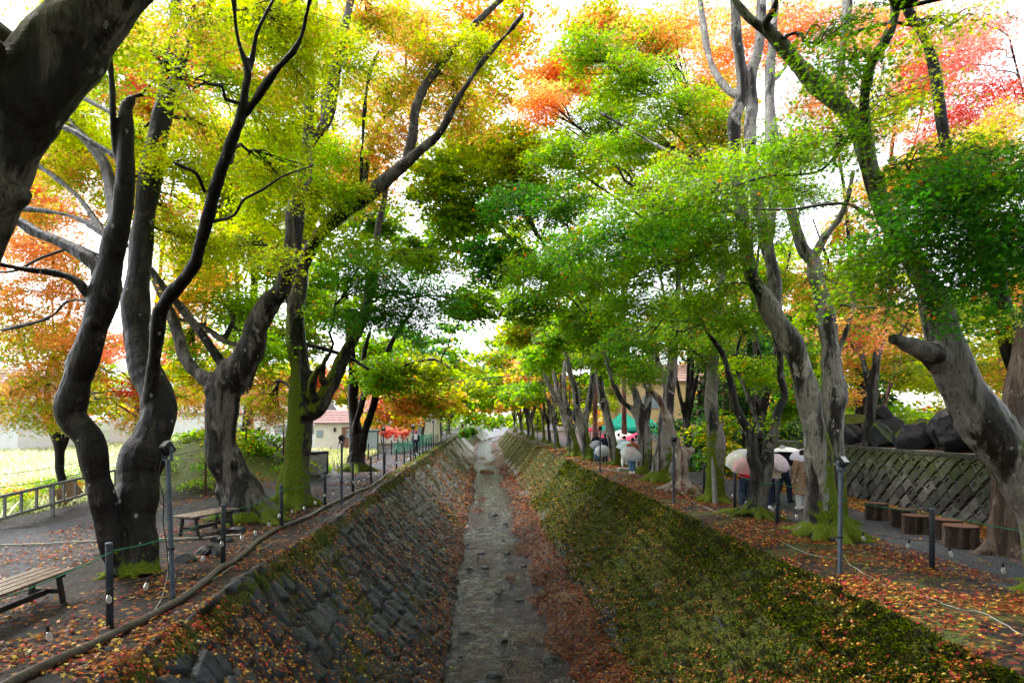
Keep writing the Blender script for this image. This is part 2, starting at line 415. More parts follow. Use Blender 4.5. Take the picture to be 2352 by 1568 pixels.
    dn = m.math('MULTIPLY', dn, m.math('MULTIPLY_ADD', m.attr('fade'), .7, .3))
    c = m.mix(m.math('LESS_THAN', lr, dn), c, lc)
    rg = m.mix(mk, m.ramp(n2, [(.3, .16), (.7, .5)]), (.9, .9, .9))
    nr = m.bump(m.math('ADD', m.math('MULTIPLY', n3, .7), n2), .75, .025)
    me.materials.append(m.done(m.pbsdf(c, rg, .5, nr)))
    return tag(link(bpy.data.objects.new(name, me)), label, 'stone wall', 'sloping stone walls of the canal')
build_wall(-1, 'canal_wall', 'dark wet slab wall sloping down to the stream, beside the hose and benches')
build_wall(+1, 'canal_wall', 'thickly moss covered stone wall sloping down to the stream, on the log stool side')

# ---- stream bed and water
S = []; y = 6.0
while y < 420: S.append(y); y += max(0.05, 0.006 * y)
S = np.array(S); U = np.linspace(-1.75, 3.45, 116); u, s = np.meshgrid(U, S)
bz = bed_z(u, s); me = mesh_idx('stream_bed', np.stack([(u + CX(s)).ravel(), s.ravel(), bz.ravel()], 1), grid_faces(len(S), len(U)))
attr(me, 'wet', sstep(-2.93, -3.04, bz).ravel()); attr(me, 'fade', sstep(20, 40, s).ravel())
m = NT('stream_bed_mud'); p = m.pos()
n2 = m.noise(p, 11, 5, .65); pb = m.voro(p, 26, 'Color')
mud = m.ramp(n2, [(.3, (.016, .009, .004)), (.7, (.06, .035, .016))])
mud = m.mix(m.math('GREATER_THAN', m.sep(pb, 1), .72), mud, m.ramp(m.sep(pb, 0), [(0, (.015, .015, .018)), (1, (.07, .07, .075))]))
lc, lr = litter_color(m, p, 17)
c = m.mix(m.math('LESS_THAN', lr, m.mix(m.attr('wet'), (.72,) * 3, (.28,) * 3)), mud, lc)
nr = m.bump(m.math('ADD', n2, m.math('MULTIPLY', m.noise(p, 70, 3), .4)), .9, .04)
me.materials.append(m.done(m.pbsdf(c, m.ramp(n2, [(.3, .3), (.7, .8)]), .5, nr)))
tag(link(bpy.data.objects.new('stream_bed', me)), kind='structure')

U = np.linspace(-1.6, 3.2, 90); u, s = np.meshgrid(U, S)
rif = sstep(.42, .62, fbm(u * .9, s * .35, 43, 3)); wz = -3.0 + (0.008 + .035 * rif) * (fbm(u * 6, s * 3.2, 41, 3) - 0.5) * np.minimum(1, 30 / s + .3) + 0.02 * (fbm(u * 1.2, s * 0.7, 42, 2) - .5)
me = mesh_idx('water', np.stack([(u + CX(s)).ravel(), s.ravel(), wz.ravel()], 1), grid_faces(len(S), len(U)))
m = NT('stream_water'); p = m.pos()
q = m.map(p, (1.0, .55, 1))
h = m.math('ADD', m.noise(q, 2.4, 6, .68, 1.2), m.math('MULTIPLY', m.noise(q, 17, 3, .6, .4), .30))
nr = m.bump(h, 1.0, .20)
gl = m.n('ShaderNodeBsdfGlossy'); m.set(gl.inputs['Color'], (.95, .97, 1)); gl.inputs['Roughness'].default_value = .05; m.set(gl.inputs['Normal'], nr)
tr = m.n('ShaderNodeBsdfTransparent'); m.set(tr.inputs['Color'], (.40, .27, .14))
fr = m.n('ShaderNodeFresnel'); fr.inputs['IOR'].default_value = 1.33; m.set(fr.inputs['Normal'], nr)
mx = m.n('ShaderNodeMixShader'); m.set(mx.inputs[0], m.math('MULTIPLY_ADD', fr.outputs[0], 1.0, .02)); m.set(mx.inputs[1], tr.outputs[0]); m.set(mx.inputs[2], gl.outputs[0])
me.materials.append(m.done(mx.outputs[0]))
tag(link(bpy.data.objects.new('water', me)), kind='structure')

# ------------------------------------------------------------------ leaves (real little leaf shapes)
def star_template(kind):
    if kind == 'maple7':
        A = [(-150, .45), (-100, .78), (-48, .95), (0, 1.1), (48, .95), (100, .78), (150, .45)]; inner = .30
    elif kind == 'maple5':
        A = [(-125, .62), (-60, .95), (0, 1.1), (60, .95), (125, .62)]; inner = .33
    elif kind == 'maple3':
        A = [(-75, .95), (0, 1.1), (75, .95)]; inner = .36
    else:
        return np.array([(-.55, 0.0, 0), (0, .95, -.1), (.55, 0.0, 0), (0, -.75, -.1)], float) 
    P = []
    for i, (a, r) in enumerate(A):
        a0 = math.radians(a)
        P.append((r * math.sin(a0), r * math.cos(a0), -0.16 * r))
        nxt = A[(i + 1) % len(A)][0] + (360 if i == len(A) - 1 else 0); am = math.radians((a + nxt) / 2)
        rr = inner * (0.45 if i == len(A) - 1 else 1); P.append((rr * math.sin(am), rr * math.cos(am), 0.0))
    return np.array(P, float) * 0.5
TEMPL = {k: star_template(k) for k in ('maple7', 'maple5', 'maple3', 'quad')}
def leaf_verts(c, nrm, size, kind, rng):
    """c (n,3) centres, nrm (n,3), size (n,) -> verts (n*k,3)"""
    T = TEMPL[kind]; n = len(c)
    nrm = nrm / np.linalg.norm(nrm, axis=1, keepdims=True)
    r = rng.normal(size=(n, 3)); a = r - nrm * (r * nrm).sum(1, keepdims=True); a /= np.linalg.norm(a, axis=1, keepdims=True)
    b = np.cross(nrm, a)
    asp = rng.uniform(.85, 1.15, n)
    V = c[:, None, :] + size[:, None, None] * (T[None, :, 0:1] * (a * asp[:, None])[:, None, :] + T[None, :, 1:2] * b[:, None, :] + T[None, :, 2:3] * (nrm * rng.uniform(-.3, 1.6, n)[:, None])[:, None, :])
    return V.reshape(-1, 3), len(T)
def leaf_mat(name, trans, rough=.45, spec=.25):
    m = NT(name); col = m.attr('leafcol', 'Color')
    dk = m.n('ShaderNodeHueSaturation'); m.set(dk.inputs['Color'], col); dk.inputs['Value'].default_value = .62 if trans > .3 else .85; d = m.pbsdf(dk.outputs[0], rough, spec)
    tl = m.n('ShaderNodeBsdfTranslucent')
    hs = m.n('ShaderNodeHueSaturation'); m.set(hs.inputs['Color'], col); hs.inputs['Saturation'].default_value = 1.12; hs.inputs['Value'].default_value = 1.55
    m.set(tl.inputs['Color'], hs.outputs[0])
    mx = m.n('ShaderNodeMixShader'); mx.inputs[0].default_value = trans; m.set(mx.inputs[1], d); m.set(mx.inputs[2], tl.outputs[0])
    return m.done(mx.outputs[0])
LEAF = leaf_mat('maple_leaf', .66, .38, .75)
FALLEN = leaf_mat('fallen_leaf', .12, .35)

LITTER = np.array([(.52, .15, .025), (.60, .20, .03), (.45, .09, .02), (.36, .03, .025), (.50, .05, .05), (.62, .36, .04), (.30, .10, .03), (.17, .07, .03), (.55, .26, .06), (.60, .45, .10)])
def litter(name, label, n, region, ymin, ymax, size, seed, w=None, power=1.6):
    rng = np.random.default_rng(seed); q = rng.random(n); e = 1 - power
    y = (ymin ** e + q * (ymax ** e - ymin ** e)) ** (1 / e)
    v = rng.random(n)
    keep = np.ones(n, bool)
    if region[0] == 'ground':
        u = region[1] + (region[2] - region[1]) * v; x = u + CX(y)
        d = fbm(x * 1.1, y * 1.1, seed, 3); keep = rng.random(n) < sstep(region[3], region[4], d)
        if len(region) > 5: keep &= region[5](x, y)
        e_ = .04; z = ground_z(x, y); nx = (ground_z(x - e_, y) - ground_z(x + e_, y)) / (2 * e_); ny = (ground_z(x, y - e_) - ground_z(x, y + e_)) / (2 * e_)
        nr = np.stack([nx, ny, np.ones(n)], 1); c = np.stack([x, y, z], 1)
    elif region[0] == 'bed':
        u = region[1] + (region[2] - region[1]) * v; z = bed_z(u, y); x = u + CX(y); keep = z > region[3]
        c = np.stack([x, y, z], 1); nr = np.stack([np.zeros(n), np.zeros(n), np.ones(n)], 1)
    else:
        side = region[1]; t = region[2] + (region[3] - region[2]) * v
        d = fbm(y * 1.0, t * 1.4, seed, 3) + 0.14 * sstep(1.5, 4, t); keep = rng.random(n) < sstep(region[4], region[5], d)
        p0 = wall_point(side, t, y); p1 = wall_point(side, t + .05, y); p2 = wall_point(side, t, y + .05)
        c = np.stack(p0, 1); a = np.stack(p1, 1) - c; b = np.stack(p2, 1) - c
        nr = np.cross(a, b) * (1 if side < 0 else -1); nr *= np.sign(nr[:, 2:3] + 1e-9)
        nr /= np.linalg.norm(nr, axis=1, keepdims=True)
        nr = nr + np.array([0, 0, .5])
    c = c[keep]; nr = nr[keep]; y = y[keep]; k = len(c)
    nr = nr / np.linalg.norm(nr, axis=1, keepdims=True); nj = nr + rng.normal(size=(k, 3)) * .28
    sz = rng.uniform(.75, 1.25, k) * size * np.maximum(1, y / 17.0)
    c = c + nr * (0.012 + rng.random(k)[:, None] * .02 + .004)
    V, kk = leaf_verts(c, nj, sz, 'maple5', rng)
    me = mesh_fixed(name, V, kk, FALLEN)
    pal = w if w is not None else np.ones(len(LITTER)); pal = np.array(pal, float) / sum(pal)
    col = LITTER[rng.choice(len(LITTER), k, p=pal)] * (.18 + .95 * rng.random((k, 1)) ** 1.5) * (.7 if region[0] == 'bed' else 1)
    attr(me, 'leafcol', col, 'FACE')
    return tag(link(bpy.data.objects.new(name, me)), label, 'fallen leaves', kind='stuff')
litter('fallen_leaves', 'red and orange maple leaves strewn on the dark earth beside the hose', 26000, ('ground', -9.5, -3.6, .36, .66), 5.5, 45, .085, 11)
litter('fallen_leaves', 'red, pink and yellow leaves carpeting the mossy bank between canal and gravel path', 38000, ('ground', 5.1, 8.2, .32, .70), 5.8, 60, .078, 12, [1, 1, 1, 1.3, 1.6, 1.2, .6, .5, 1, 1])
litter('fallen_leaves', 'orange leaf drift at the foot of the diamond block wall', 16000, ('ground', 10.3, 12.0, .1, .4), 9, 30, .10, 13, [2, 2, 1, .2, .1, 2, 1, 1, 2, 2])
litter('fallen_leaves', 'brown leaves lying on the terrace above the block wall', 9000, ('ground', 12.4, 19, .2, .5), 9, 27, .11, 14, [1, .5, 1, .2, .1, .5, 2, 3, 1, .5])
litter('fallen_leaves', 'sparse yellow leaves on the grey gravel path', 5000, ('ground', 7.4, 10.6, .4, .8), 9, 40, .07, 19, [1, 1, .5, .5, .5, 2, 1, 1, 2, 2])
litter('fallen_leaves', 'red and orange leaves caught between the dark slabs of the sloping wall', 64000, ('wall', -1, -.4, 4.1, .36, .74), 3.6, 60, .070, 15)
litter('fallen_leaves', 'orange and red leaves scattered over the mossy sloping wall', 58000, ('wall', 1, -.3, 4.0, .36, .76), 5.5, 60, .068, 16)
litter('fallen_leaves', 'deep brown and orange leaf bank along the edges of the stream', 60000, ('bed', -1.2, 3.2, -2.99), 12, 75, .075, 17, [1, .6, 1.5, 1, .6, .6, 2, 3.6, .6, .3], 2.0)
# ------------------------------------------------------------------ bark
def bark_mat(name, dark, light, wet=0.5, lichen=0.4, moss=0.0, moss_top=1.2, side=(0, 0), fiber=False):
    """wet: share of black rain-soaked bark; moss grows below moss_top and toward side"""
    t = NT(name); p = t.coord(); nz = t.sep(t.pos(), 2)
    q = t.map(p, (1, 1, .16)); n1 = t.noise(q, 3.2, 5, .6, .3); nf = t.noise(t.map(p, (1, 1, .22)), 24, 6, .72)
    n3 = t.noise(p, 5, 4, .6)
    lightc = t.ramp(nf, [(.25, tuple(x * .45 for x in light)), (.55, light), (.85, tuple(min(1, x * 1.5) for x in light))])
    darkc = t.ramp(nf, [(.3, tuple(x * .5 for x in dark)), (.7, tuple(x * 1.6 for x in dark))])
    a = 1 - wet; wm = t.step(n1, .5 + (.5 - a) * .42 - .05 - .04, .5 + (.5 - a) * .42 + .04)
    c = t.mix(wm, darkc, lightc)
    crk = t.noise(t.map(p, (1, 1, .10)), 30, 4, .75, .4); c = t.mix(t.math('MULTIPLY', t.step(crk, .44, .36), .8), c, tuple(x * .25 for x in dark))
    blot = t.step(t.math('ADD', t.noise(t.map(p, (1, 1, .6)), 2.6, 5, .68, .5), t.math('MULTIPLY', t.math('SUBTRACT', nf, .5), .16)), .58, .63)
    c = t.mix(t.math('MULTIPLY', blot, min(.85, 1.9 * (1 - wet))), c, tuple(min(.4, x * 1.5) for x in light))
    # round lichen spots
    vd = t.voro(t.map(p, (1, 1, .75)), 7.5, 'Distance'); vc = t.voro(t.map(p, (1, 1, .75)), 7.5, 'Color')
    sp = t.math('LESS_THAN', t.math('ADD', vd, t.math('MULTIPLY', t.noise(p, 40, 3), .25)), t.math('MULTIPLY', t.math('MULTIPLY', t.sep(vc, 0), t.sep(vc, 0)), .42))
    sp = t.math('MULTIPLY', sp, t.math('LESS_THAN', t.sep(vc, 1), lichen))
    c = t.mix(t.math('MULTIPLY', sp, .6), c, (.27, .28, .265))
    rough = t.mix(wm, (.30, .30, .30), (.7, .7, .7))
    if moss > 0:
        nv = t.nrm(); s = t.math('ADD', t.math('MULTIPLY', t.sep(nv, 0), side[0]), t.math('MULTIPLY', t.sep(nv, 1), side[1]))
        s = t.math('ADD', s, t.math('MULTIPLY', t.sep(nv, 2), .5))
        hgt = t.math('DIVIDE', t.math('SUBTRACT', moss_top, nz), max(.6, moss_top * .7))
        f = t.math('ADD', t.math('ADD', t.math('MULTIPLY', hgt, .8), t.math('MULTIPLY', s, .9)), t.math('MULTIPLY', t.math('SUBTRACT', n3, .5), 2.2))
        f = t.step(f, .95 - moss, 1.3 - moss)
        mc = t.ramp(t.noise(p, 30, 5, .7), [(.3, (.028, .042, .004)), (.55, (.085, .115, .008)), (.8, (.17, .20, .015))])
        c = t.mix(f, c, mc); rough = t.mix(f, rough, (.95, .95, .95))
    if fiber:
        hgt_ = t.math('ADD', t.noise(t.map(p, (1, 1, .05)), 20, 4, .7), 0)
        nr = t.bump(hgt_, 1, .06)
    else:
        wv = t.noise(t.map(p, (.5, .5, 1.1)), 26, 4, .6)
        nr = t.bump(t.math('ADD', t.math('MULTIPLY', wv, .35), t.math('ADD', nf, t.math('MULTIPLY', n3, .8))), .75, .03)
    return t.done(t.pbsdf(c, rough, .4, nr))
B_WET = bark_mat('wet_black_bark', (.0055, .0045, .0045), (.050, .043, .038), .86, .5, .1, 1.0)
B_GREY = bark_mat('grey_lichen_bark', (.010, .009, .008), (.105, .097, .086), .66, .6, .12, .9)
B_PALE = bark_mat('pale_smooth_bark', (.020, .018, .016), (.23, .215, .195), .52, .5, .55, 1.5, (.6, -.1))
B_MOSSL = bark_mat('moss_coated_bark', (.014, .012, .010), (.08, .072, .06), .6, .3, .75, 4.5, (-.8, -.2))
B_MOSSR = bark_mat('pale_bark_with_moss', (.018, .016, .014), (.22, .205, .185), .52, .5, .62, 2.2, (.75, 0))
B_RED = bark_mat('red_brown_bark', (.07, .022, .016), (.20, .10, .08), .55, .15, 0)
B_CEDAR = bark_mat('fibrous_cedar_bark', (.045, .030, .024), (.12, .085, .07), .5, .05, 0, fiber=True)
B_CUT = simple('cut_wood', (.30, .20, .11), .7, .3, .35, 9, .3)
B_TWIG = simple('dark_twigs', (.022, .018, .016), .45, .4, .3, 8)

# ------------------------------------------------------------------ foliage
LC = {'yg': (.37, .45, .014), 'lm': (.26, .43, .014), 'g': (.155, .30, .008), 'dg': (.080, .245, .030), 'bg': (.085, .24, .06), 'yl': (.68, .52, .03),
      'or': (.84, .42, .15), 'od': (.62, .20, .03), 'pk': (.86, .36, .29), 'rd': (.62, .07, .05), 'cg': (.035, .085, .022), 'ye': (.5, .46, .08)}
LC = {k: np.array(v) for k, v in LC.items()}
class Crown:
    def __init__(s, seed): s.rng = np.random.default_rng(seed); s.V = {}; s.C = {}; s.sprays = []; s.n = 0
    def puff(s, x, y, z, rx, ry, rz, col, cov=1.0, size=None, centre=None, flat=1.0):
        rng = s.rng; c0 = np.array([x, y, z])
        kind = 'maple5' if y < 13.5 else ('maple3' if y < 26 else 'quad'); size = size or {'maple5': max(.092, .0070 * y), 'maple3': max(.1, .0072 * y), 'quad': .0040 * y}[kind]
        mix = [(p.split(':') + ['1'])[:2] for p in col.split('+')]
        keys = [m[0] for m in mix]; pr = np.array([float(m[1]) for m in mix]); pr /= pr.sum()
        sr = max(.45, .30 * min(rx, ry), .22 * max(rx, rz)) * 1.0
        area = math.pi * rx * rz
        la = {'maple5': .205, 'maple3': .155, 'quad': .42}[kind] * size * size * .72
        n = int(cov * 1.55 * area / la)
        nsp = max(4, int(5.5 * cov * area / (sr * sr) * .42))
        # spray centres in an ellipsoid, biased to the shell
        d = rng.normal(size=(nsp, 3)); d /= np.linalg.norm(d, axis=1, keepdims=True); rr = rng.random(nsp) ** .45
        P = c0 + d * rr[:, None] * np.array([rx, ry, rz]) * .92
        # sprays droop away from the trunk
        out = P - (centre if centre is not None else c0); out[:, 2] = 0; out /= np.linalg.norm(out, axis=1, keepdims=True) + 1e-6
        N = np.array([0, 0, 1.0]) + out * rng.uniform(.05, .55, nsp)[:, None] + rng.normal(size=(nsp, 3)) * .20
        N /= np.linalg.norm(N, axis=1, keepdims=True)
        kcol = rng.choice(len(keys), nsp, p=pr); base = np.array([LC[k] for k in keys])[kcol]
        base = base * rng.uniform(.72, 1.30, (nsp, 1)) * np.array([1, 1, 1]) ; base[:, 0] *= rng.uniform(.8, 1.25, nsp)
        si = rng.integers(0, nsp, n); a = rng.uniform(0, 2 * math.pi, n); q = np.sqrt(rng.random(n)) * sr * rng.uniform(.7, 1.25, nsp)[si]
        Ns = N[si]; t1 = np.cross(Ns, rng.normal(size=3)); t1 /= np.linalg.norm(t1, axis=1, keepdims=True) + 1e-9; t2 = np.cross(Ns, t1)
        elong = 1 + .5 * (hash2(si, si * 0, 5))
        pos = P[si] + t1 * (q * np.cos(a) * elong)[:, None] + t2 * (q * np.sin(a))[:, None] - np.array([0, 0, 1]) * (q * q / (sr * 3.2))[:, None] + Ns * rng.normal(0, .035 + size * .22, n)[:, None]
        ln = Ns + rng.normal(size=(n, 3)) * .48 * flat; ln[:, 1] -= .12
        V, k = leaf_verts(pos, ln, size * rng.uniform(.65, 1.25, n), kind, rng)
        bl = base[si]; mxl = rng.random(n) < .25; bl = np.where(mxl[:, None], np.array([LC[k] for k in keys])[rng.choice(len(keys), n, p=pr)], bl); col_ = bl * rng.uniform(.7, 1.3, (n, 1)); odd = rng.random(n) < .018
        col_[odd] = LC['od'] * rng.uniform(.7, 1.1, (odd.sum(), 1))
        s.V.setdefault(kind, []).append(V); s.C.setdefault(kind, []).append(np.clip(col_, 0, .93)); s.n += n
        s.sprays.append((c0, P, sr))
    def build(s, parent, name='crown', label=None, thin=None):
        kinds = [k for k in s.V]; vs, ls, cs = [], [], []
        for k in kinds:
            V = np.concatenate(s.V[k]); kk = len(TEMPL[k]); vs.append(V); ls.append(np.full(len(V) // kk, kk)); cs.append(np.concatenate(s.C[k]))
        nl = sum(len(v) for v in vs); nf = sum(len(q) for q in ls); idx = [np.arange(nl)]
        if thin is not None and thin.v:
            vs.append(np.array(thin.v)); ls.append(np.array([len(f) for f in thin.f])); idx.append(np.array([i for f in thin.f for i in f]) + nl); cs.append(np.zeros((len(thin.f), 3)))
        if not vs: return None
        V = np.concatenate(vs); Lk = np.concatenate(ls); Cc = np.concatenate(cs); idx = np.concatenate(idx)
        me = bpy.data.meshes.new(name); me.vertices.add(len(V)); me.vertices.foreach_set('co', V.astype(np.float32).ravel())
        me.loops.add(len(idx)); me.loops.foreach_set('vertex_index', idx.astype(np.int32))
        me.polygons.add(len(Lk)); me.polygons.foreach_set('loop_start', np.concatenate([[0], np.cumsum(Lk)[:-1]]).astype(np.int32))
        me.update(calc_edges=True); me.materials.append(LEAF); me.materials.append(B_TWIG); attr(me, 'leafcol', Cc, 'FACE')
        mi = np.zeros(len(Lk), np.int32); mi[nf:] = 1; me.polygons.foreach_set('material_index', mi)
        sm = np.zeros(len(Lk), bool); sm[nf:] = True; me.polygons.foreach_set('use_smooth', sm); me.update()
        o = bpy.data.objects.new(name, me); link(o, parent)
        if label: o['label'] = label
        return o

DENS = 2.2
def jitter_path(P, amp, rng):
    Q = P.copy(); n = len(Q)
    if n > 3: Q[1:-1, :3] += rng.normal(size=(n - 2, 3)) * amp
    return Q

def build_tree(name, label, Yb, limbs, puffs, bark, seed, cat='maple tree', group=None, roots=6, root_len=.55, cut=None, twig_n=5, p3=(), flare=1.0, vox=None, kind_lean=None):
    rng = np.random.default_rng(seed); nodes = []; vx = vox or max(.018, .0017 * Yb)
    mb = MB(); thin = MB()
    chains = []
    for li, lb in enumerate(limbs):
        end = None
        if isinstance(lb, dict): end = lb.get('dy'); lb = lb['p']
        arr = np.array([(a[0], a[1], a[2]) for a in lb], float)
        if li == 0: d0 = 0.0; 
        else:
            px0, py0 = arr[0][:2]; best = min(nodes, key=lambda q: (q[4] - px0) ** 2 + (q[5] - py0) ** 2); d0 = best[1] - Yb
        seg = np.hypot(np.diff(arr[:, 0]), np.diff(arr[:, 1])); cum = np.concatenate([[0], np.cumsum(seg)])
        Lm = cum[-1] * Yb / F
        d1 = end if end is not None else d0 + (rng.uniform(-.35, .35) * Lm if li else rng.uniform(-.08, .08) * Lm)
        if end is not None and li: d1 = end
        sm = smooth_poly(np.column_stack([arr, cum / max(cum[-1], 1e-6)]), 6 if cum[-1] > 60 else 4)
        Ys = Yb + d0 + (d1 - d0) * sm[:, 3] + .06 * np.sin(sm[:, 3] * 9 + seed + li) * min(1, Lm * .3)
        X = (sm[:, 0] - VX) * Ys / F; Z = CZ - (sm[:, 1] - VY) * Ys / F; Rr = np.clip(sm[:, 2], 1.5, None) / 2 * .92 * Ys / F
        if li == 0:
            gz0 = float(ground_z(X[0], Ys[0])); Z[0] = min(Z[0], gz0 - .10)
        ch = np.column_stack([X, Ys, Z, Rr]); chains.append(ch)
        for k in range(len(sm)): nodes.append((X[k], Ys[k], Z[k], Rr[k], sm[k, 0], sm[k, 1]))
        wob = 1 + .06 * np.sin(np.arange(len(ch)) * .55 + li + seed) + .012 * rng.normal(size=len(ch))
        tgt = mb if Rr.max() > max(.03, vx * .8) else thin
        tgt.tube(ch[:, :3], np.maximum(ch[:, 3] * wob, vx * .85 if tgt is mb else 0), 14 if tgt is mb else 6)
        # knots
        if Rr.max() > .12:
            for _ in range(2 + int(Lm)):
                k = rng.integers(2, len(ch) - 1); a = rng.uniform(0, 6.28); r = ch[k, 3]
                if r < .07: continue
                cpt = ch[k, :3] + np.array([math.cos(a) * r * .62, math.sin(a) * r * .62, 0]); s_ = r * rng.uniform(.35, .62)
                mb.lathe([(s_ * .1, -s_ * 1.1), (s_ * .8, -s_ * .6), (s_, 0), (s_ * .8, s_ * .6), (s_ * .1, s_ * 1.1)], tuple(cpt), 9)
    base = chains[0][0]; r0 = chains[0][1][3] if len(chains[0]) > 1 else base[3]
    gz0 = float(ground_z(base[0], base[1]))
    for k in range(roots):
        a = 2 * math.pi * (k + rng.uniform(-.3, .3)) / roots; L = root_len * rng.uniform(.2, 1.1); r = min(base[3] * .34, .20) * flare
        dr = np.array([math.cos(a), math.sin(a)]); pts = []
        for q, (f, zz, rr) in enumerate(((.15, .95, .95), (.45, .50, 1.15), (.78, .20, 1.1), (1.1, 0.02, .8), (1.5, -.10, .5))):
            xx = base[0] + dr[0] * (base[3] * f + (L * (f - .55) if f > .55 else 0)); yy = base[1] + dr[1] * (base[3] * f + (L * (f - .55) if f > .55 else 0))
            pts.append((xx, yy, float(ground_z(xx, yy)) + zz * min(.55, base[3] * 1.2) - r * .25, r * rr))
        pts = smooth_poly(pts, 3); mb.tube(pts[:, :3], np.maximum(pts[:, 3], vx), 9)
    t = empty(name, (float(base[0]), float(base[1]), gz0)); tag(t, label, cat, group)
    off = Vector(t.location)
    # union everything into one organic skin
    tmp = mb.build('trunk', bark, None, True)
    md = tmp.modifiers.new('r', 'REMESH'); md.mode = 'VOXEL'; md.voxel_size = vx; md.use_smooth_shade = True
    ms = tmp.modifiers.new('s', 'SMOOTH'); ms.iterations = 4; ms.factor = .6
    dg = bpy.context.evaluated_depsgraph_get(); me = bpy.data.meshes.new_from_object(tmp.evaluated_get(dg))
    bpy.data.objects.remove(tmp)
    n = len(me.vertices); co = np.empty(n * 3, np.float32); me.vertices.foreach_get('co', co); co = co.reshape(-1, 3).astype(float)
    no = np.empty(n * 3, np.float32); me.vertex_normals.foreach_get('vector', no); no = no.reshape(-1, 3)
    x, y, z = co.T
    amp = np.clip(r0 * .10, .006, .035)
    ang = np.arctan2(y - base[1], x - base[0])
    dd = amp * ((fbm(x * 3 + z * .6, y * 3 - z * .8, seed, 3) - .5) * 2 + (fbm(x * 9 + z * 1.1, y * 9 + z * 2.1, seed + 3, 3) - .5) * .8)
    dd += amp * .55 * sstep(gz0 + 1.6, gz0, z) * np.sin(ang * 7 + np.sin(z * 2) * 1.5)
    co = co + no * dd[:, None] - np.array(off)
    me.vertices.foreach_set('co', co.astype(np.float32).ravel())
    me.materials.clear(); me.materials.append(bark); me.polygons.foreach_set('use_smooth', np.ones(len(me.polygons), bool)); me.update()
    o = bpy.data.objects.new('trunk', me); link(o, t)
    # foliage
    cr = Crown(seed + 100)
    ctr = np.array([base[0], base[1], 0])
    for p in puffs:
        px, py, Y, rxp, ryp, col = p[:6]; cov = (p[6] if len(p) > 6 else 1.0) * DENS
        c = W(px, py, Y); rx = rxp * Y / F; rz = ryp * Y / F; ry = max(.8, min(2.2, rx * .9)); rz *= .9
        cr.puff(c[0], c[1], c[2], rx, ry, rz, col, cov, centre=ctr)
    for p in p3: cr.puff(*p, centre=ctr)
    # twigs: limb node -> puff centre -> sprays
    nd = np.array([q[:4] for q in nodes])
    for c0, P, sr in cr.sprays:
        dist = np.linalg.norm(nd[:, :3] - c0, axis=1) + np.where(nd[:, 2] > c0[2] + .5, .8, 0) + (nd[:, 3] < .015) * .3
        j = int(np.argmin(dist)); s0 = nd[j, :3]; L = np.linalg.norm(c0 - s0); r = min(nd[j, 3] * .6, .016 + .014 * L)
        mid = (s0 + c0) / 2 + np.array([0, 0, .12 * L]) + rng.normal(size=3) * .07 * L
        pts = smooth_poly([(*s0, r), (*mid, r * .7), (*c0, r * .45)], 5); pts = jitter_path(pts, .03 + .008 * L, rng)
        thin.tube(pts[:, :3], pts[:, 3], 5)
        for q in P[:int(twig_n * (1 + len(P) / 14))]:
            a = pts[rng.integers(len(pts) // 2, len(pts))]
            m_ = (a[:3] + q) / 2 + np.array([0, 0, .08]) + rng.normal(size=3) * .06
            p2 = smooth_poly([(*a[:3], r * .42), (*m_, r * .3), (*q, .004)], 4); thin.tube(p2[:, :3], p2[:, 3], 4, False)
            if c0[1] < 22:
                for _ in range(2):
                    e = q + rng.normal(size=3) * np.array([1, 1, .25]) * sr * .7
                    b_ = p2[rng.integers(3, len(p2))]; thin.tube([b_[:3], (b_[:3] + e) / 2 + rng.normal(size=3) * .03, e], [.0055, .004, .0025], 3, False)
    co_ = cr.build(None, thin=thin)
    if co_: co_.data.transform(Matrix.Translation(-off)); co_.parent = t
    t['_n'] = cr.n; del t['_n']
    return t, cr.n
# ------------------------------------------------------------------ trees, traced limb by limb and set at their own distance
NL = 0
def T(*a, **k):
    global NL
    t, n = build_tree(*a, **k); NL += n; return t
ROW_L, ROW_R = 'maples lining the left bank', 'maples lining the right bank'

T('maple_tree', 'huge leaning trunk with green moss crossing the top left corner', 4.8,
  [[(-420, 1790, 330), (-400, 1500, 260), (-330, 1100, 230), (-220, 800, 220), (-90, 520, 205), (10, 320, 190), (130, 140, 185), (250, -20, 175), (400, -220, 160), (620, -480, 140)],
   {'p': [(-60, 500, 130), (0, 460, 95), (45, 447, 66), (66, 442, 44)], 'dy': -.1},
   {'p': [(250, -60, 90), (420, -300, 80), (650, -450, 60), (900, -560, 40)], 'dy': 1.5}],
  [], B_GREY, 1, group=ROW_L, roots=4, vox=.02,
  p3=[(xx, yy, max(7.2, 3.9 + .64 * yy), 2.1, 2.0, .6, 'yg', 1.9) for xx in (-13, -9.8, -6.6, -3.4, -.2) for yy in (-8, -4.8, -1.6, 1.6, 4.8, 8)] + [(-5.5, 3.5, 9.0, 2.6, 2.6, .9, 'yg', .9), (-3.0, 2.2, 9.2, 2.4, 2.4, .8, 'yg', .9), (-1.0, 4.5, 8.8, 2.2, 1.6, .6, 'lm', .8), (-7.5, 1.0, 8.5, 2.4, 2.6, .9, 'yg', .9), (-4.5, -1.5, 8.8, 2.5, 2.5, .8, 'yg', .9), (-4, 6.0, 8.8, 2.2, 1.6, .6, 'yg', .8)])  # overhead leaf puffs out of view, added to shade the foreground

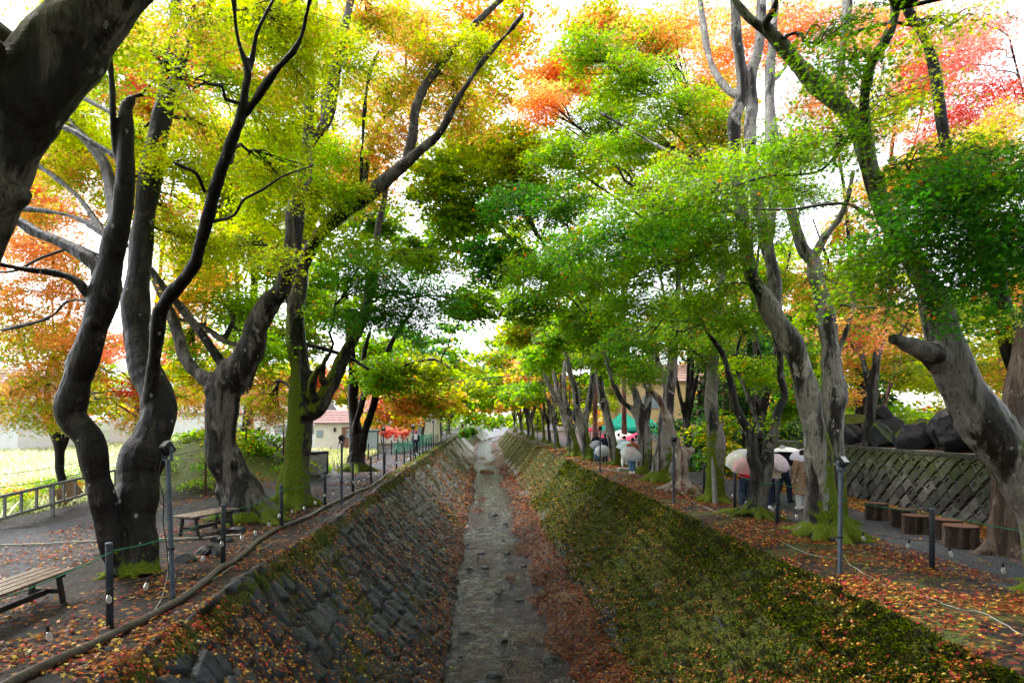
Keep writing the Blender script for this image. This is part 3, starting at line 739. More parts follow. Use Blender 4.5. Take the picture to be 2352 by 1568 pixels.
T('maple_tree', 'dark rain soaked maple with two sinuous trunks beside the near bench', 10.95,
  [[(292, 1328, 84), (281, 1285, 78), (262, 1240, 70), (243, 1177, 64), (233, 1131, 64), (219, 1078, 69), (205, 1011, 72), (163, 955, 76), (172, 893, 72), (187, 839, 70), (212, 766, 62), (234, 700, 66), (249, 627, 64), (264, 553, 56), (278, 500, 50), (286, 430, 44), (288, 350, 40), (288, 290, 34), (290, 250, 28), (300, 232, 18), (307, 222, 12)],
   [(322, 1324, 98), (323, 1280, 88), (318, 1230, 86), (313, 1177, 90), (317, 1115, 100), (322, 1068, 106), (345, 1012, 98), (364, 956, 82), (360, 905, 86), (332, 846, 74), (316, 773, 64), (311, 700, 66), (319, 627, 57), (326, 553, 55), (334, 483, 52), (354, 362, 55), (368, 290, 50), (379, 242, 46), (390, 180, 42), (393, 100, 28), (403, 20, 28), (405, -90, 24)],
   {'p': [(393, 170, 36), (375, 137, 26), (346, 105, 24), (318, 60, 24), (298, 28, 22), (270, -40, 18)], 'dy': 1.0},
   {'p': [(400, 170, 30), (423, 133, 20), (443, 80, 18), (479, 12, 16), (510, -60, 14)], 'dy': -1.0},
   {'p': [(345, 960, 36), (348, 883, 36), (358, 800, 34), (368, 722, 36), (388, 682, 34), (440, 619, 32), (462, 553, 27), (483, 475, 30), (511, 383, 28), (540, 302, 27), (552, 275, 26), (564, 201, 20), (568, 161, 18), (544, 80, 13), (536, -8, 12), (530, -80, 9)], 'dy': -1.6},
   {'p': [(566, 175, 16), (580, 131, 14), (592, 72, 13), (632, -8, 12), (660, -70, 9)], 'dy': -1.2},
   {'p': [(552, 272, 22), (584, 235, 20), (628, 169, 19), (685, 100, 16), (713, -8, 12), (720, -80, 9)], 'dy': -2.0},
   {'p': [(232, 640, 36), (215, 603, 34), (147, 561, 30), (73, 528, 27), (22, 495, 24), (-40, 470, 20)], 'dy': .8},
   {'p': [(222, 690, 28), (197, 668, 22), (170, 642, 20), (128, 627, 17), (55, 618, 15), (0, 607, 15), (-80, 590, 12)], 'dy': -.8},
   {'p': [(225, 690, 12), (194, 689, 11), (154, 693, 10), (113, 729, 9), (37, 751, 8), (-20, 762, 7)], 'dy': 1.4},
   {'p': [(266, 520, 30), (255, 430, 28), (236, 370, 26), (209, 334, 25), (173, 296, 22), (150, 262, 16)], 'dy': 1.8},
   {'p': [(280, 400, 16), (266, 342, 16), (258, 260, 15), (256, 193, 14), (248, 121, 14), (232, 87, 11)], 'dy': -.7},
   {'p': [(272, 362, 14), (209, 326, 14), (169, 302, 15), (121, 282, 15), (80, 258, 15), (20, 240, 12)], 'dy': .9},
   {'p': [(262, 262, 10), (201, 230, 12), (161, 209, 13), (133, 193, 12), (90, 180, 10)], 'dy': 1.6},
   {'p': [(262, 570, 18), (242, 540, 15), (181, 503, 14), (121, 487, 13), (56, 479, 12), (0, 470, 10)], 'dy': 2.0},
   {'p': [(252, 560, 16), (225, 515, 14), (181, 455, 14), (121, 403, 13), (60, 362, 12), (30, 340, 8)], 'dy': 2.6},
   {'p': [(240, 590, 9), (176, 570, 8), (100, 590, 8), (40, 620, 7), (0, 625, 6)], 'dy': 1.2},
   {'p': [(470, 440, 9), (451, 399, 10), (419, 383, 9), (400, 374, 6)], 'dy': -1.2},
   {'p': [(484, 510, 9), (536, 495, 8), (560, 459, 7), (604, 435, 7), (650, 405, 5), (720, 380, 4)], 'dy': -1.5}],
  [(700, 40, 12.5, 110, 80, 'yg:4+or'), (560, 60, 13.5, 110, 80, 'yg'), (330, 100, 14, 90, 70, 'yg:3+or'), (90, 200, 15, 100, 80, 'yg'), (560, 380, 15, 100, 60, 'yg'), (400, 500, 15.5, 90, 60, 'yg:3+or'), (230, 50, 12, 120, 80, 'yg'), (430, 50, 10.5, 130, 70, 'yg:3+or'), (640, 60, 12, 130, 90, 'yg'), (520, 170, 11.5, 100, 60, 'yg:2+lm'), (200, 160, 12.5, 90, 60, 'lm'), (150, 280, 13, 120, 60, 'yg'),
   (420, 380, 13, 90, 60, 'yg'), (470, 560, 13.5, 90, 70, 'yg'), (190, 400, 14, 120, 55, 'yg:2+or'), (620, 300, 12.5, 110, 70, 'yg'), (640, 400, 12, 120, 50, 'yg:2+lm'), (700, 180, 13, 80, 80, 'yg'), (400, 180, 9.2, 45, 90, 'yg', .7),
   (300, 330, 14.5, 90, 60, 'yg'), (470, 300, 14.5, 80, 70, 'yg:2+or')], B_WET, 2, group=ROW_L, roots=6, root_len=.2, flare=.8, vox=.02, twig_n=6)

T('maple_tree', 'stout grey maple dividing into three limbs behind the second bench', 17.2,
  [[(585, 1192, 135), (560, 1150, 108), (540, 1105, 90), (522, 1066, 84), (505, 1030, 80), (509, 956, 77), (514, 912, 84), (530, 870, 86), (557, 835, 78), (578, 791, 64), (591, 744, 60), (620, 695, 50), (650, 656, 42), (668, 590, 42), (677, 535, 46), (678, 483, 45), (693, 430, 36), (704, 383, 34), (709, 282, 27), (713, 181, 24), (711, 100, 28), (720, 40, 22), (725, -60, 18)],
   {'p': [(520, 915, 70), (495, 885, 50), (458, 861, 36), (425, 821, 31), (410, 773, 30), (396, 729, 27), (370, 674, 22), (352, 640, 18), (310, 590, 14)], 'dy': 1.0},
   {'p': [(516, 900, 50), (513, 855, 34), (507, 832, 27), (476, 784, 23), (440, 737, 22), (407, 696, 20), (366, 645, 18), (340, 612, 15), (290, 560, 10)], 'dy': -.8},
   {'p': [(575, 800, 20), (553, 795, 15), (513, 781, 14), (476, 755, 12), (454, 744, 9), (400, 730, 6)], 'dy': 2.0},
   {'p': [(705, 340, 24), (725, 314, 26), (753, 262, 28), (769, 169, 27), (782, 100, 26), (801, 24, 22), (812, -50, 18)], 'dy': -.4},
   {'p': [(513, 781, 12), (536, 730, 10), (500, 690, 8), (470, 700, 6)], 'dy': 2.0},
   {'p': [(682, 480, 14), (660, 400, 12), (640, 340, 9), (600, 300, 6)], 'dy': 1.5}],
  [(560, 330, 18, 110, 80, 'yg'), (650, 470, 18.5, 140, 80, 'yg'), (540, 560, 17.5, 110, 60, 'yg'), (420, 690, 19, 80, 60, 'yl:2+or'), (540, 690, 18.5, 110, 55, 'g:2+lm'), (430, 800, 19.5, 70, 60, 'lm'), (640, 600, 15.5, 60, 40, 'yg', .6),
   (780, 130, 17, 90, 90, 'yg'), (860, 50, 18, 100, 80, 'yg:3+or'), (600, 800, 20, 80, 50, 'g'), (720, 350, 19, 120, 60, 'lm'), (440, 600, 18, 90, 60, 'yg:3+or')], B_GREY, 3, group=ROW_L, roots=7, root_len=.5, vox=.03)

T('maple_tree', 'mossy green trunk whose long limb arches high over the canal', 19.8,
  [[(672, 1162, 100), (674, 1120, 82), (680, 1066, 68), (686, 1020, 64), (690, 960, 66), (693, 912, 66), (690, 850, 54), (679, 773, 48), (680, 700, 48), (688, 640, 44), (694, 600, 40), (705, 540, 34), (722, 480, 28), (735, 380, 24), (745, 260, 20), (750, 150, 18), (756, -30, 14)],
   {'p': [(700, 950, 50), (727, 935, 48), (757, 890, 40), (784, 828, 36), (808, 785, 30), (830, 740, 28), (848, 680, 25), (862, 600, 21), (870, 520, 18), (885, 440, 14), (890, 380, 10)], 'dy': 1.5},
   {'p': [(694, 610, 34), (716, 568, 34), (755, 515, 38), (804, 475, 40), (844, 447, 40), (905, 399, 32), (965, 346, 24), (1013, 302, 19), (1045, 238, 16), (1082, 181, 14), (1118, 129, 13), (1166, 77, 11), (1203, 30, 8)], 'dy': -3.0},
   {'p': [(935, 372, 26), (950, 300, 25), (953, 258, 24), (972, 205, 22), (997, 171, 20), (1033, 121, 18), (1086, 60, 16), (1150, 0, 13), (1200, -50, 10)], 'dy': -1.0},
   {'p': [(830, 455, 18), (850, 340, 16), (876, 282, 15), (905, 250, 15), (933, 213, 13)], 'dy': 2.0},
   {'p': [(828, 440, 12), (834, 290, 11), (840, 225, 10), (844, 189, 10), (856, 149, 9), (872, 113, 7)], 'dy': -1.5},
   {'p': [(757, 890, 20), (740, 870, 17), (745, 830, 14), (758, 812, 12)], 'dy': -.6},
   {'p': [(725, 930, 26), (715, 890, 22), (730, 850, 16), (742, 838, 10)], 'dy': -1.2},
   {'p': [(665, 800, 14), (690, 790, 14), (740, 800, 12), (800, 820, 10), (850, 850, 7)], 'dy': 2.5}],
  [(860, 320, 20, 110, 60, 'or+yg'), (1000, 130, 19, 90, 80, 'or+yg:2'), (1060, 250, 20, 80, 80, 'yg:2+or'), (900, 200, 20, 100, 70, 'or+yg:2'), (770, 440, 19, 110, 50, 'lm:2+yg'), (940, 60, 20, 90, 60, 'yg+or'), (820, 570, 20, 100, 50, 'lm'),
   (850, 630, 18, 130, 55, 'dg:2+g'), (960, 680, 18.5, 120, 55, 'dg'), (890, 740, 19, 130, 45, 'dg'), (770, 720, 20, 70, 50, 'g'), (1000, 600, 19, 90, 40, 'g'), (620, 930, 22, 60, 60, 'yg:3+pk'), (800, 380, 20.5, 90, 50, 'yg:2+or'), (1090, 110, 18, 70, 60, 'yg')],
  B_MOSSL, 4, group=ROW_L, roots=7, root_len=.5, vox=.03)

T('maple_tree', 'grey forked maple standing at the bright end of the left path', 33,
  [[(815, 1088, 66), (817, 1060, 46), (819, 1030, 40), (818, 990, 32), (811, 930, 27), (812, 870, 25), (805, 800, 22), (800, 740, 18), (790, 640, 14)],
   {'p': [(828, 1040, 24), (836, 1000, 22), (852, 950, 19), (868, 890, 18), (884, 830, 17), (905, 775, 14), (938, 728, 10), (960, 700, 7)], 'dy': -1.5},
   {'p': [(826, 1040, 18), (816, 985, 16), (830, 930, 16), (840, 880, 14), (835, 820, 12), (850, 760, 10)], 'dy': -1},
   {'p': [(868, 890, 10), (890, 870, 10), (915, 848, 9), (950, 832, 8), (1000, 826, 7), (1040, 850, 4)], 'dy': -3}],
  [(1020, 420, 27, 100, 80, 'yg:2+lm'), (950, 580, 30, 90, 60, 'g'), (880, 860, 31, 70, 55, 'lm'), (960, 850, 32, 100, 50, 'yg'), (1000, 920, 34, 80, 45, 'yg:5+or'), (930, 930, 33, 60, 35, 'yg+or'), (860, 510, 30, 80, 50, 'g'), (1050, 520, 28, 80, 70, 'lm'), (870, 800, 34, 80, 40, 'lm'), (1080, 700, 30, 70, 60, 'g')],
  B_WET, 5, group=ROW_L, roots=6, root_len=.7, vox=.05)

# right bank
T('maple_tree', 'thick moss patched trunk leaning in from the right edge with a sawn side stub', 9.6,
  [[(2470, 1352, 175), (2430, 1240, 150), (2390, 1140, 135), (2345, 1070, 125), (2285, 1000, 118), (2225, 915, 106), (2190, 850, 100), (2165, 780, 84), (2150, 720, 70), (2120, 640, 56), (2070, 560, 50), (2032, 500, 46), (2012, 440, 44), (1995, 380, 48), (1973, 302, 46), (1937, 250, 46), (1873, 193, 42), (1824, 141, 36), (1776, 89, 28), (1720, 40, 22), (1680, -10, 18), (1640, -80, 15)],
   {'p': [(2180, 840, 80), (2140, 812, 62), (2100, 795, 48), (2070, 785, 38), (2050, 776, 30)], 'dy': -.5},
   {'p': [(2062, 780, 16), (2067, 768, 14), (2078, 751, 12), (2096, 722, 9), (2120, 700, 6)], 'dy': -.7},
   {'p': [(1860, 190, 24), (1808, 117, 26), (1760, 60, 22), (1776, 24, 18), (1788, -20, 16)], 'dy': -.8},
   {'p': [(2018, 490, 26), (2004, 440, 22), (1997, 362, 21), (1985, 242, 19), (1999, 153, 20), (2034, 93, 20), (2056, 32, 20), (2052, -30, 18)], 'dy': -1.0},
   {'p': [(1945, 262, 22), (1929, 193, 20), (1937, 100, 21), (1945, 20, 22), (1950, -50, 20)], 'dy': .8},
   {'p': [(1960, 300, 9), (1900, 380, 8), (1850, 400, 7), (1760, 405, 6), (1680, 430, 4)], 'dy': 1.2},
   {'p': [(2005, 500, 9), (1950, 470, 9), (1890, 470, 8), (1820, 480, 6), (1740, 480, 4)], 'dy': 1.5}],
  [(2150, 480, 7.8, 150, 100, 'dg', 1.5), (2290, 420, 7.2, 140, 110, 'dg:3+g', 1.5), (2040, 580, 8.4, 110, 90, 'g', 1.3), (2260, 620, 7.6, 140, 80, 'dg', 1.5), (2330, 560, 8.2, 120, 110, 'dg', 1.4), (2200, 400, 8.6, 130, 70, 'g:2+dg', 1.2), (2000, 660, 8.8, 70, 50, 'g:4+or'), (1960, 130, 8.8, 90, 110, 'g', .8), (1920, 330, 9, 70, 80, 'g', .7),
   (2060, 230, 9.5, 90, 80, 'g+yg', .8), (2120, 400, 8.6, 100, 70, 'g'), (2330, 720, 7.5, 80, 50, 'dg'), (2360, 540, 7.0, 90, 120, 'dg'), (2180, 60, 9.5, 100, 50, 'yg:2+g', .8), (1830, 330, 9.8, 110, 60, 'g'), (1880, 100, 8.5, 60, 60, 'g', .7), (2060, 700, 9.2, 60, 40, 'g:3+or', .7)],
  bark_mat('leaning_grey_bark', (.016, .014, .012), (.15, .14, .128), .5, .45, .50, 2.9, (.35, 0)), 6, group=ROW_R, roots=5, vox=.02,
  p3=[(xx, yy, max(7.2, 3.9 + .64 * yy), 2.1, 2.0, .6, 'g', 1.9) for xx in (3, 6.2, 9.4, 12.6) for yy in (-8, -4.8, -1.6, 1.6, 4.8, 8)] + [(3.5, 3.5, 8.6, 2.4, 2.4, .8, 'g', .9), (6.5, 2.5, 9.0, 2.4, 2.6, .8, 'g', .9), (1.5, 6.0, 8.6, 1.8, 1.4, .5, 'g', .9), (9.5, 3.5, 8.2, 2.2, 2.5, .9, 'g', .9), (4.5, -1.0, 8.8, 2.5, 2.5, .8, 'g', .9)])  # unseen leaf puffs above and behind the camera, added to darken the near ground

T('maple_tree', 'purple brown tree rising behind the leaning trunk at the right edge', 13.2,
  [[(2450, 1250, 90), (2430, 1100, 70), (2385, 960, 58), (2345, 870, 54), (2318, 780, 48), (2300, 700, 44), (2270, 600, 40), (2225, 480, 34), (2186, 380, 30), (2163, 282, 27), (2146, 161, 25), (2122, 80, 26), (2085, 25, 24), (2060, -40, 20)],
   {'p': [(2200, 420, 9), (2240, 350, 10), (2290, 335, 9), (2360, 350, 7)], 'dy': 1.5}, {'p': [(2155, 330, 8), (2110, 380, 7), (2060, 430, 5)], 'dy': 1.5}],
  [(2200, 340, 13.5, 110, 60, 'yg:2+or'), (2290, 300, 14, 80, 60, 'or+yg'), (2090, 380, 14, 80, 50, 'yg:2+or'), (2290, 740, 13, 60, 60, 'yg', .7)], B_WET, 7, group=ROW_R, roots=5, vox=.03)

T('maple_tree', 'tall pale trunk edged with bright moss beside the right floodlight pole', 14.1,
  [[(1902, 1250, 122), (1899, 1215, 94), (1892, 1170, 78), (1884, 1100, 67), (1879, 1030, 62), (1865, 956, 56), (1851, 883, 54), (1829, 810, 54), (1803, 766, 54), (1772, 718, 50), (1750, 674, 38), (1726, 634, 34), (1712, 560, 32), (1704, 480, 32), (1693, 400, 32), (1687, 302, 32), (1691, 262, 36), (1707, 209, 30), (1699, 141, 26), (1691, 80, 22), (1687, -10, 20), (1680, -80, 16)],
   {'p': [(1780, 715, 36), (1780, 675, 34), (1776, 627, 32), (1764, 572, 31), (1756, 535, 28), (1742, 470, 27), (1728, 380, 28), (1723, 290, 30), (1727, 242, 30), (1723, 181, 28), (1740, 121, 26), (1748, 40, 22), (1750, -60, 18)], 'dy': 1.0},
   {'p': [(1700, 225, 24), (1667, 201, 20), (1631, 141, 18), (1615, 48, 15), (1605, -40, 12)], 'dy': 2.0},
   {'p': [(1764, 570, 20), (1775, 480, 22), (1775, 380, 25), (1772, 302, 28), (1768, 242, 27), (1768, 161, 25), (1776, 80, 20), (1780, -20, 16)], 'dy': 3.0},
   {'p': [(1770, 190, 12), (1800, 160, 10), (1815, 130, 7)], 'dy': 3.0},
   {'p': [(1710, 500, 12), (1640, 470, 10), (1560, 480, 8), (1480, 500, 6)], 'dy': -1.5},
   {'p': [(1700, 420, 12), (1620, 380, 10), (1540, 350, 8), (1450, 300, 6), (1380, 260, 4)], 'dy': 2},
   {'p': [(1715, 600, 12), (1640, 580, 10), (1560, 600, 8), (1450, 640, 5)], 'dy': -1}],
  [(1790, 370, 12.5, 120, 55, 'g:2+lm'), (1650, 440, 12.5, 150, 60, 'g'), (1500, 480, 13.5, 140, 55, 'g'), (1390, 560, 14.5, 150, 70, 'g+dg'), (1580, 600, 13.5, 150, 60, 'g'), (1700, 520, 12.5, 110, 60, 'g'), (1260, 620, 17, 120, 70, 'g:2+dg'), (1460, 700, 15, 120, 50, 'g'), (1650, 680, 14.5, 90, 40, 'g'), (1580, 380, 14, 110, 50, 'lm'), (1850, 440, 13.5, 60, 60, 'g'), (1560, 530, 15, 150, 50, 'dg')],
  B_MOSSR, 8, group=ROW_R, roots=8, root_len=.55, vox=.025)

T('maple_tree', 'upright grey trunk with a burl and a high wishbone fork behind the pale one', 16.2,
  [[(1915, 1225, 70), (1918, 1150, 54), (1917, 1048, 46), (1913, 956, 50), (1916, 900, 62), (1911, 850, 46), (1907, 800, 43), (1902, 755, 42), (1891, 693, 38), (1873, 634, 37), (1867, 600, 36), (1843, 572, 30), (1829, 530, 28), (1815, 480, 26), (1800, 420, 22), (1790, 340, 16)],
   {'p': [(1870, 590, 24), (1885, 560, 20), (1902, 535, 19), (1928, 500, 17), (1948, 450, 14), (1960, 390, 10)], 'dy': -.8}, {'p': [(1925, 700, 8), (1980, 705, 8), (2030, 715, 7), (2090, 760, 5)], 'dy': 1}, {'p': [(1905, 870, 14), (1960, 690, 9), (1900, 640, 7)], 'dy': .6}],
  [(1850, 650, 18, 70, 60, 'lm:2+or', .8), (1760, 460, 16, 60, 60, 'lm', .9), (1960, 600, 17, 60, 60, 'g:2+yg', .9), (1960, 760, 18, 80, 50, 'or+lm+pk', .9)], B_PALE, 9, group=ROW_R, roots=5, vox=.03)

T('maple_tree', 'slim dark maple spreading in a V with roots crawling over the bank', 17.2,
  [[(1732, 1194, 68), (1737, 1170, 54), (1740, 1138, 47), (1746, 1105, 50), (1738, 1075, 38), (1729, 1050, 30), (1729, 1025, 28), (1724, 996, 25), (1710, 972, 21), (1695, 947, 19), (1686, 919, 19), (1679, 883, 18), (1664, 821, 16), (1645, 790, 15), (1624, 762, 13), (1594, 707, 10), (1570, 660, 7)],
   {'p': [(1752, 1105, 36), (1762, 1065, 30), (1765, 1024, 28), (1778, 996, 25), (1783, 958, 22), (1794, 930, 21), (1802, 905, 17), (1793, 865, 16), (1792, 821, 15), (1785, 788, 13), (1765, 740, 10), (1740, 700, 7)], 'dy': .8},
   {'p': [(1745, 1010, 15), (1742, 980, 13), (1735, 955, 12), (1722, 925, 10), (1708, 883, 9), (1690, 850, 6)], 'dy': 1.2},
   {'p': [(1690, 820, 8), (1700, 780, 7), (1720, 760, 6), (1760, 770, 5)], 'dy': 1.0}],
  [(1600, 700, 17, 90, 45, 'g'), (1700, 740, 17.5, 90, 45, 'g'), (1740, 850, 18.5, 60, 50, 'g:3+lm'), (1530, 790, 18, 70, 45, 'g'), (1760, 640, 17, 70, 50, 'g'), (1768, 975, 16.5, 22, 20, 'lm', .35), (1450, 780, 18, 80, 50, 'g:2+dg')], B_GREY, 10, group=ROW_R, roots=7, root_len=1.0, vox=.03, flare=.9)

T('maple_tree', 'straight moss skirted trunk beside the splintered stake', 20.3,
  [[(1641, 1160, 58), (1642, 1138, 46), (1642, 1072, 44), (1646, 1010, 45), (1636, 965, 35), (1633, 919, 34), (1637, 865, 31), (1638, 828, 29), (1646, 760, 23), (1655, 650, 20), (1662, 520, 17), (1668, 420, 12)], {'p': [(1640, 1010, 16), (1655, 985, 12), (1662, 960, 8)], 'dy': 0}, {'p': [(1638, 850, 10), (1600, 810, 9), (1560, 800, 6)], 'dy': -1}],
  [(1560, 250, 19, 110, 60, 'lm'), (1460, 180, 19.5, 110, 60, 'lm:3+g'), (1350, 120, 20, 100, 60, 'g+lm'), (1660, 300, 19, 90, 70, 'lm:3+or'), (1450, 330, 19, 120, 50, 'lm:2+g'), (1640, 790, 20, 60, 60, 'g')],
  bark_mat('skirted_bark', (.018, .016, .014), (.19, .175, .16), .42, .45, .62, 2.4, (-.4, 0)), 11, group=ROW_R, roots=6, vox=.035)

T('maple_tree', 'sawn off pale stump throwing one red brown limb up to the left', 23.3,
  [[(1566, 1132, 62), (1564, 1110, 46), (1562, 1085, 38), (1562, 1061, 38), (1566, 1048, 40), (1574, 1038, 38), (1581, 1030, 34)],
   {'p': [(1566, 1050, 30), (1556, 1030, 25), (1548, 1008, 23), (1541, 985, 22), (1534, 962, 21), (1526, 941, 20), (1515, 919, 18), (1498, 900, 16), (1480, 884, 13)], 'dy': -.6}],
  [(1470, 850, 22, 50, 40, 'g')], bark_mat('stripped_bark', (.10, .04, .03), (.30, .26, .21), .45, .1, .1, .5), 12, cat='pruned tree', group=ROW_R, roots=7, root_len=.5, vox=.04)

far_specs = [
 ('fat pale trunk with a bushy moss foot just left of the stump', 26.5, [[(1515, 1112, 66), (1517, 1085, 46), (1521, 1050, 40), (1526, 1007, 37), (1530, 952, 35), (1536, 900, 32), (1543, 850, 28), (1548, 780, 22), (1556, 680, 16), (1560, 560, 12)], {'p': [(1536, 900, 20), (1520, 860, 18), (1505, 810, 14), (1500, 740, 9)], 'dy': .8}], B_PALE, [(1400, 260, 25, 120, 60, 'lm:2+g'), (1250, 230, 24, 70, 70, 'or'), (1300, 350, 23, 120, 60, 'g+lm'), (1550, 700, 24, 80, 60, 'g:2+lm'), (1180, 340, 26, 80, 70, 'yg'), (1500, 90, 24, 110, 60, 'lm+or')]),
 ('pale trunk splitting into a fan of three limbs, beside the brown coated visitor', 30.6, [[(1478, 1092, 48), (1479, 1078, 38), (1481, 1022, 36), (1478, 985, 35), (1470, 965, 28), (1458, 950, 18), (1446, 935, 16), (1428, 918, 14), (1408, 879, 13), (1392, 820, 12), (1374, 760, 9)], {'p': [(1474, 965, 26), (1466, 930, 22), (1460, 905, 20), (1449, 876, 18), (1440, 800, 14), (1430, 700, 9)], 'dy': .6}, {'p': [(1484, 975, 20), (1488, 935, 17), (1491, 876, 16), (1496, 800, 13), (1500, 700, 8)], 'dy': -.4}], B_PALE, [(1200, 470, 24, 120, 60, 'dg'), (1140, 600, 26, 110, 70, 'dg'), (1290, 460, 22, 90, 50, 'dg:2+g'), (1380, 760, 28, 80, 60, 'g'), (1460, 840, 30, 60, 40, 'g'), (1350, 650, 24, 90, 50, 'g'), (1100, 480, 28, 70, 60, 'lm')]),
 ('smooth trunk leaning left with a moss foot, between the two clear umbrellas', 36, [[(1416, 1076, 34), (1416, 1060, 28), (1411, 1037, 25), (1404, 1000, 23), (1396, 964, 22), (1388, 930, 22), (1382, 905, 21), (1376, 861, 19), (1371, 800, 16), (1372, 700, 12), (1380, 600, 8)]], B_PALE, [(1330, 740, 34, 70, 60, 'g+lm'), (1100, 350, 30, 90, 80, 'yg'), (1220, 700, 30, 80, 50, 'g'), (1400, 820, 34, 40, 50, 'lm')]),
 ('wide maple forking low over a bright green moss foot', 40, [[(1358, 1056, 42), (1354, 1042, 34), (1347, 1020, 28), (1338, 990, 24), (1328, 968, 20), (1311, 949, 17), (1285, 926, 14), (1267, 896, 13), (1253, 864, 11), (1240, 815, 9), (1220, 760, 6)], {'p': [(1342, 1000, 22), (1343, 964, 20), (1354, 920, 18), (1361, 876, 15), (1363, 800, 11), (1366, 720, 8)], 'dy': .6}, {'p': [(1336, 985, 20), (1327, 945, 18), (1320, 891, 16), (1311, 861, 14), (1300, 800, 11), (1290, 720, 7)], 'dy': -.8}], B_MOSSR, [(1290, 760, 38, 70, 50, 'lm+g'), (1180, 420, 27, 80, 60, 'yg'), (1240, 820, 38, 50, 40, 'lm')]),
 ('twin slanting maple with a moss foot next behind the wide one', 44.5, [[(1320, 1040, 34), (1316, 1020, 26), (1309, 1000, 23), (1300, 970, 21), (1291, 935, 18), (1282, 900, 15), (1274, 861, 12), (1262, 800, 9)], {'p': [(1303, 975, 16), (1298, 920, 13), (1296, 860, 11), (1300, 780, 8)], 'dy': .8}], B_MOSSR, [(1250, 770, 42, 60, 50, 'lm+or'), (1190, 760, 42, 60, 50, 'yg')]),
]
for i, (lab, Yb, limbs, bk, pf) in enumerate(far_specs):
    T('maple_tree', lab, Yb, limbs, pf, bk, 20 + i, group=ROW_R, roots=6, root_len=.6, vox=.05, twig_n=3)

# avenue rows running away to the bend, generated at their own spots
def auto_tree(name, label, x, Y, H, seed, puffs, bark, group, cat='maple tree', lean=0, w=.4, nl=4, twig_n=2, spread=1.0, fork=None):
    rng = np.random.default_rng(seed)
    def S(px_, py_, pz_): return ((px_) * F / Y + VX, VY - (pz_ - CZ) * F / Y)
    gz = float(ground_z(x, Y)); fz = fork or rng.uniform(1.2, 2.6); k = F / Y
    def pt(xx, zz, ww): a, b = S(xx, 0, zz + gz); return (a, b, ww * k)
    b = [pt(x, -.05, w * 1.35), pt(x + .03, .35, w * 1.05), pt(x + rng.uniform(-.12, .12) + lean * .2, fz * .6, w * .9), pt(x + lean * .45, fz, w * .85), pt(x + lean + rng.uniform(-.5, .5), fz + 2, w * .6), pt(x + lean * 1.6 + rng.uniform(-1, 1), fz + 4.5, w * .4), pt(x + lean * 2 + rng.uniform(-1, 1), H * .8, w * .18)]
    limbs = [b]
    for i in range(nl):
        a = (i + rng.uniform(-.3, .3)) * 2 * math.pi / nl; dx = math.cos(a) * spread; h0 = fz * rng.uniform(.7, 1.2); L = H - h0
        limbs.append({'p': [pt(x + lean * .4, h0, w * .5), pt(x + lean * .5 + dx * .6, h0 + L * .22, w * .42), pt(x + lean + dx * 1.1, h0 + L * .5, w * .3), pt(x + lean + dx * 2.0, h0 + L * .8, w * .14)], 'dy': math.sin(a) * 2.0 * spread})
    return build_tree(name, label, Y, limbs, [], bark, seed, cat, group, roots=5, root_len=.4, vox=max(.045, .0016 * Y), twig_n=twig_n, p3=puffs)
rng = np.random.default_rng(77)
def tn(v): return ['first', 'second', 'third', 'fourth', 'fifth', 'sixth', 'seventh', 'eighth', 'ninth', 'tenth', 'eleventh', 'twelfth', 'thirteenth', 'fourteenth', 'fifteenth', 'sixteenth'][v]
farR = [49, 53.5, 58, 63, 68, 74, 81, 88, 96, 105, 116, 128]
farL = [68, 74, 80, 87, 95, 104, 114, 126]
colR = ['lm+g', 'yg+g', 'g+lm', 'yg+or', 'lm:2+g', 'yg+or:1', 'yg:2+g', 'or+yg', 'yg+lm', 'or+yg', 'yg', 'yg+or']
colL = ['bg+g', 'bg:2+g', 'g+yg', 'bg+g', 'yg+g', 'yg:2+or', 'g+yg', 'yg+or']
for side, ys, cols in ((1, farR, colR), (-1, farL, colL)):
    for i, Y in enumerate(ys):
        x = (6.6 if side > 0 else -5.6) + rng.uniform(-.5, .5) + float(CX(Y)); H = rng.uniform(9.5, 12.5); pf = []
        for j in range(9):
            t = j / 8; px_ = x - side * (3.4 - 6.6 * rng.random()) ; z = rng.uniform(4.2, H)
            if abs(px_ - x) > 3: z += .4
            pf.append((px_, Y + rng.uniform(-2.2, 2.2), z, rng.uniform(1.7, 2.6), rng.uniform(1.3, 2.0), rng.uniform(.40, .65), cols[i], 1.35))
        for _q in range(3 if Y > 78 else 0): pf.append((float(CX(Y)) + rng.uniform(-2.5, 4), Y + rng.uniform(-2, 2), rng.uniform(6.5, 11.5), rng.uniform(1.6, 2.4), 1.6, .8, cols[i], .9))
        if Y > 60:
            for _q in range(3): pf.append((float(CX(Y)) + rng.uniform(-3.5, 4.5), Y + rng.uniform(-2, 2), rng.uniform(3.6, 7.5) + (Y - 60) * .01, rng.uniform(1.5, 2.2), 1.6, .5, ['yg', 'yg+lm', 'yg+or', 'lm'][_q + i & 3], 1.1))
        pf.append((x - side * 3.6, Y + rng.uniform(-1, 1), rng.uniform(3.9, 4.8), 1.7, 1.6, .6, cols[i], .9))
        if i % 2 == 0: pf.append((x + side * rng.uniform(1.5, 3), Y, rng.uniform(3, 4), 1.4, 1.2, .6, ['yg', 'or', 'lm', 'yg+or'][i % 4], .9))
        bank = 'right' if side > 0 else 'left'
        auto_tree('maple_tree', f'{tn(i)} of the {"pale" if side > 0 else "dark leaning"} far maples receding to the bend on the {bank} bank', x, Y, H, 200 + i + (50 if side > 0 else 0), pf,
                  [B_PALE, B_GREY, B_MOSSR][i % 3] if side > 0 else [B_GREY, B_WET][i % 2], ROW_R if side > 0 else ROW_L, lean=-side * rng.uniform(.1, .8), w=rng.uniform(.38, .55), nl=3 + i % 2)

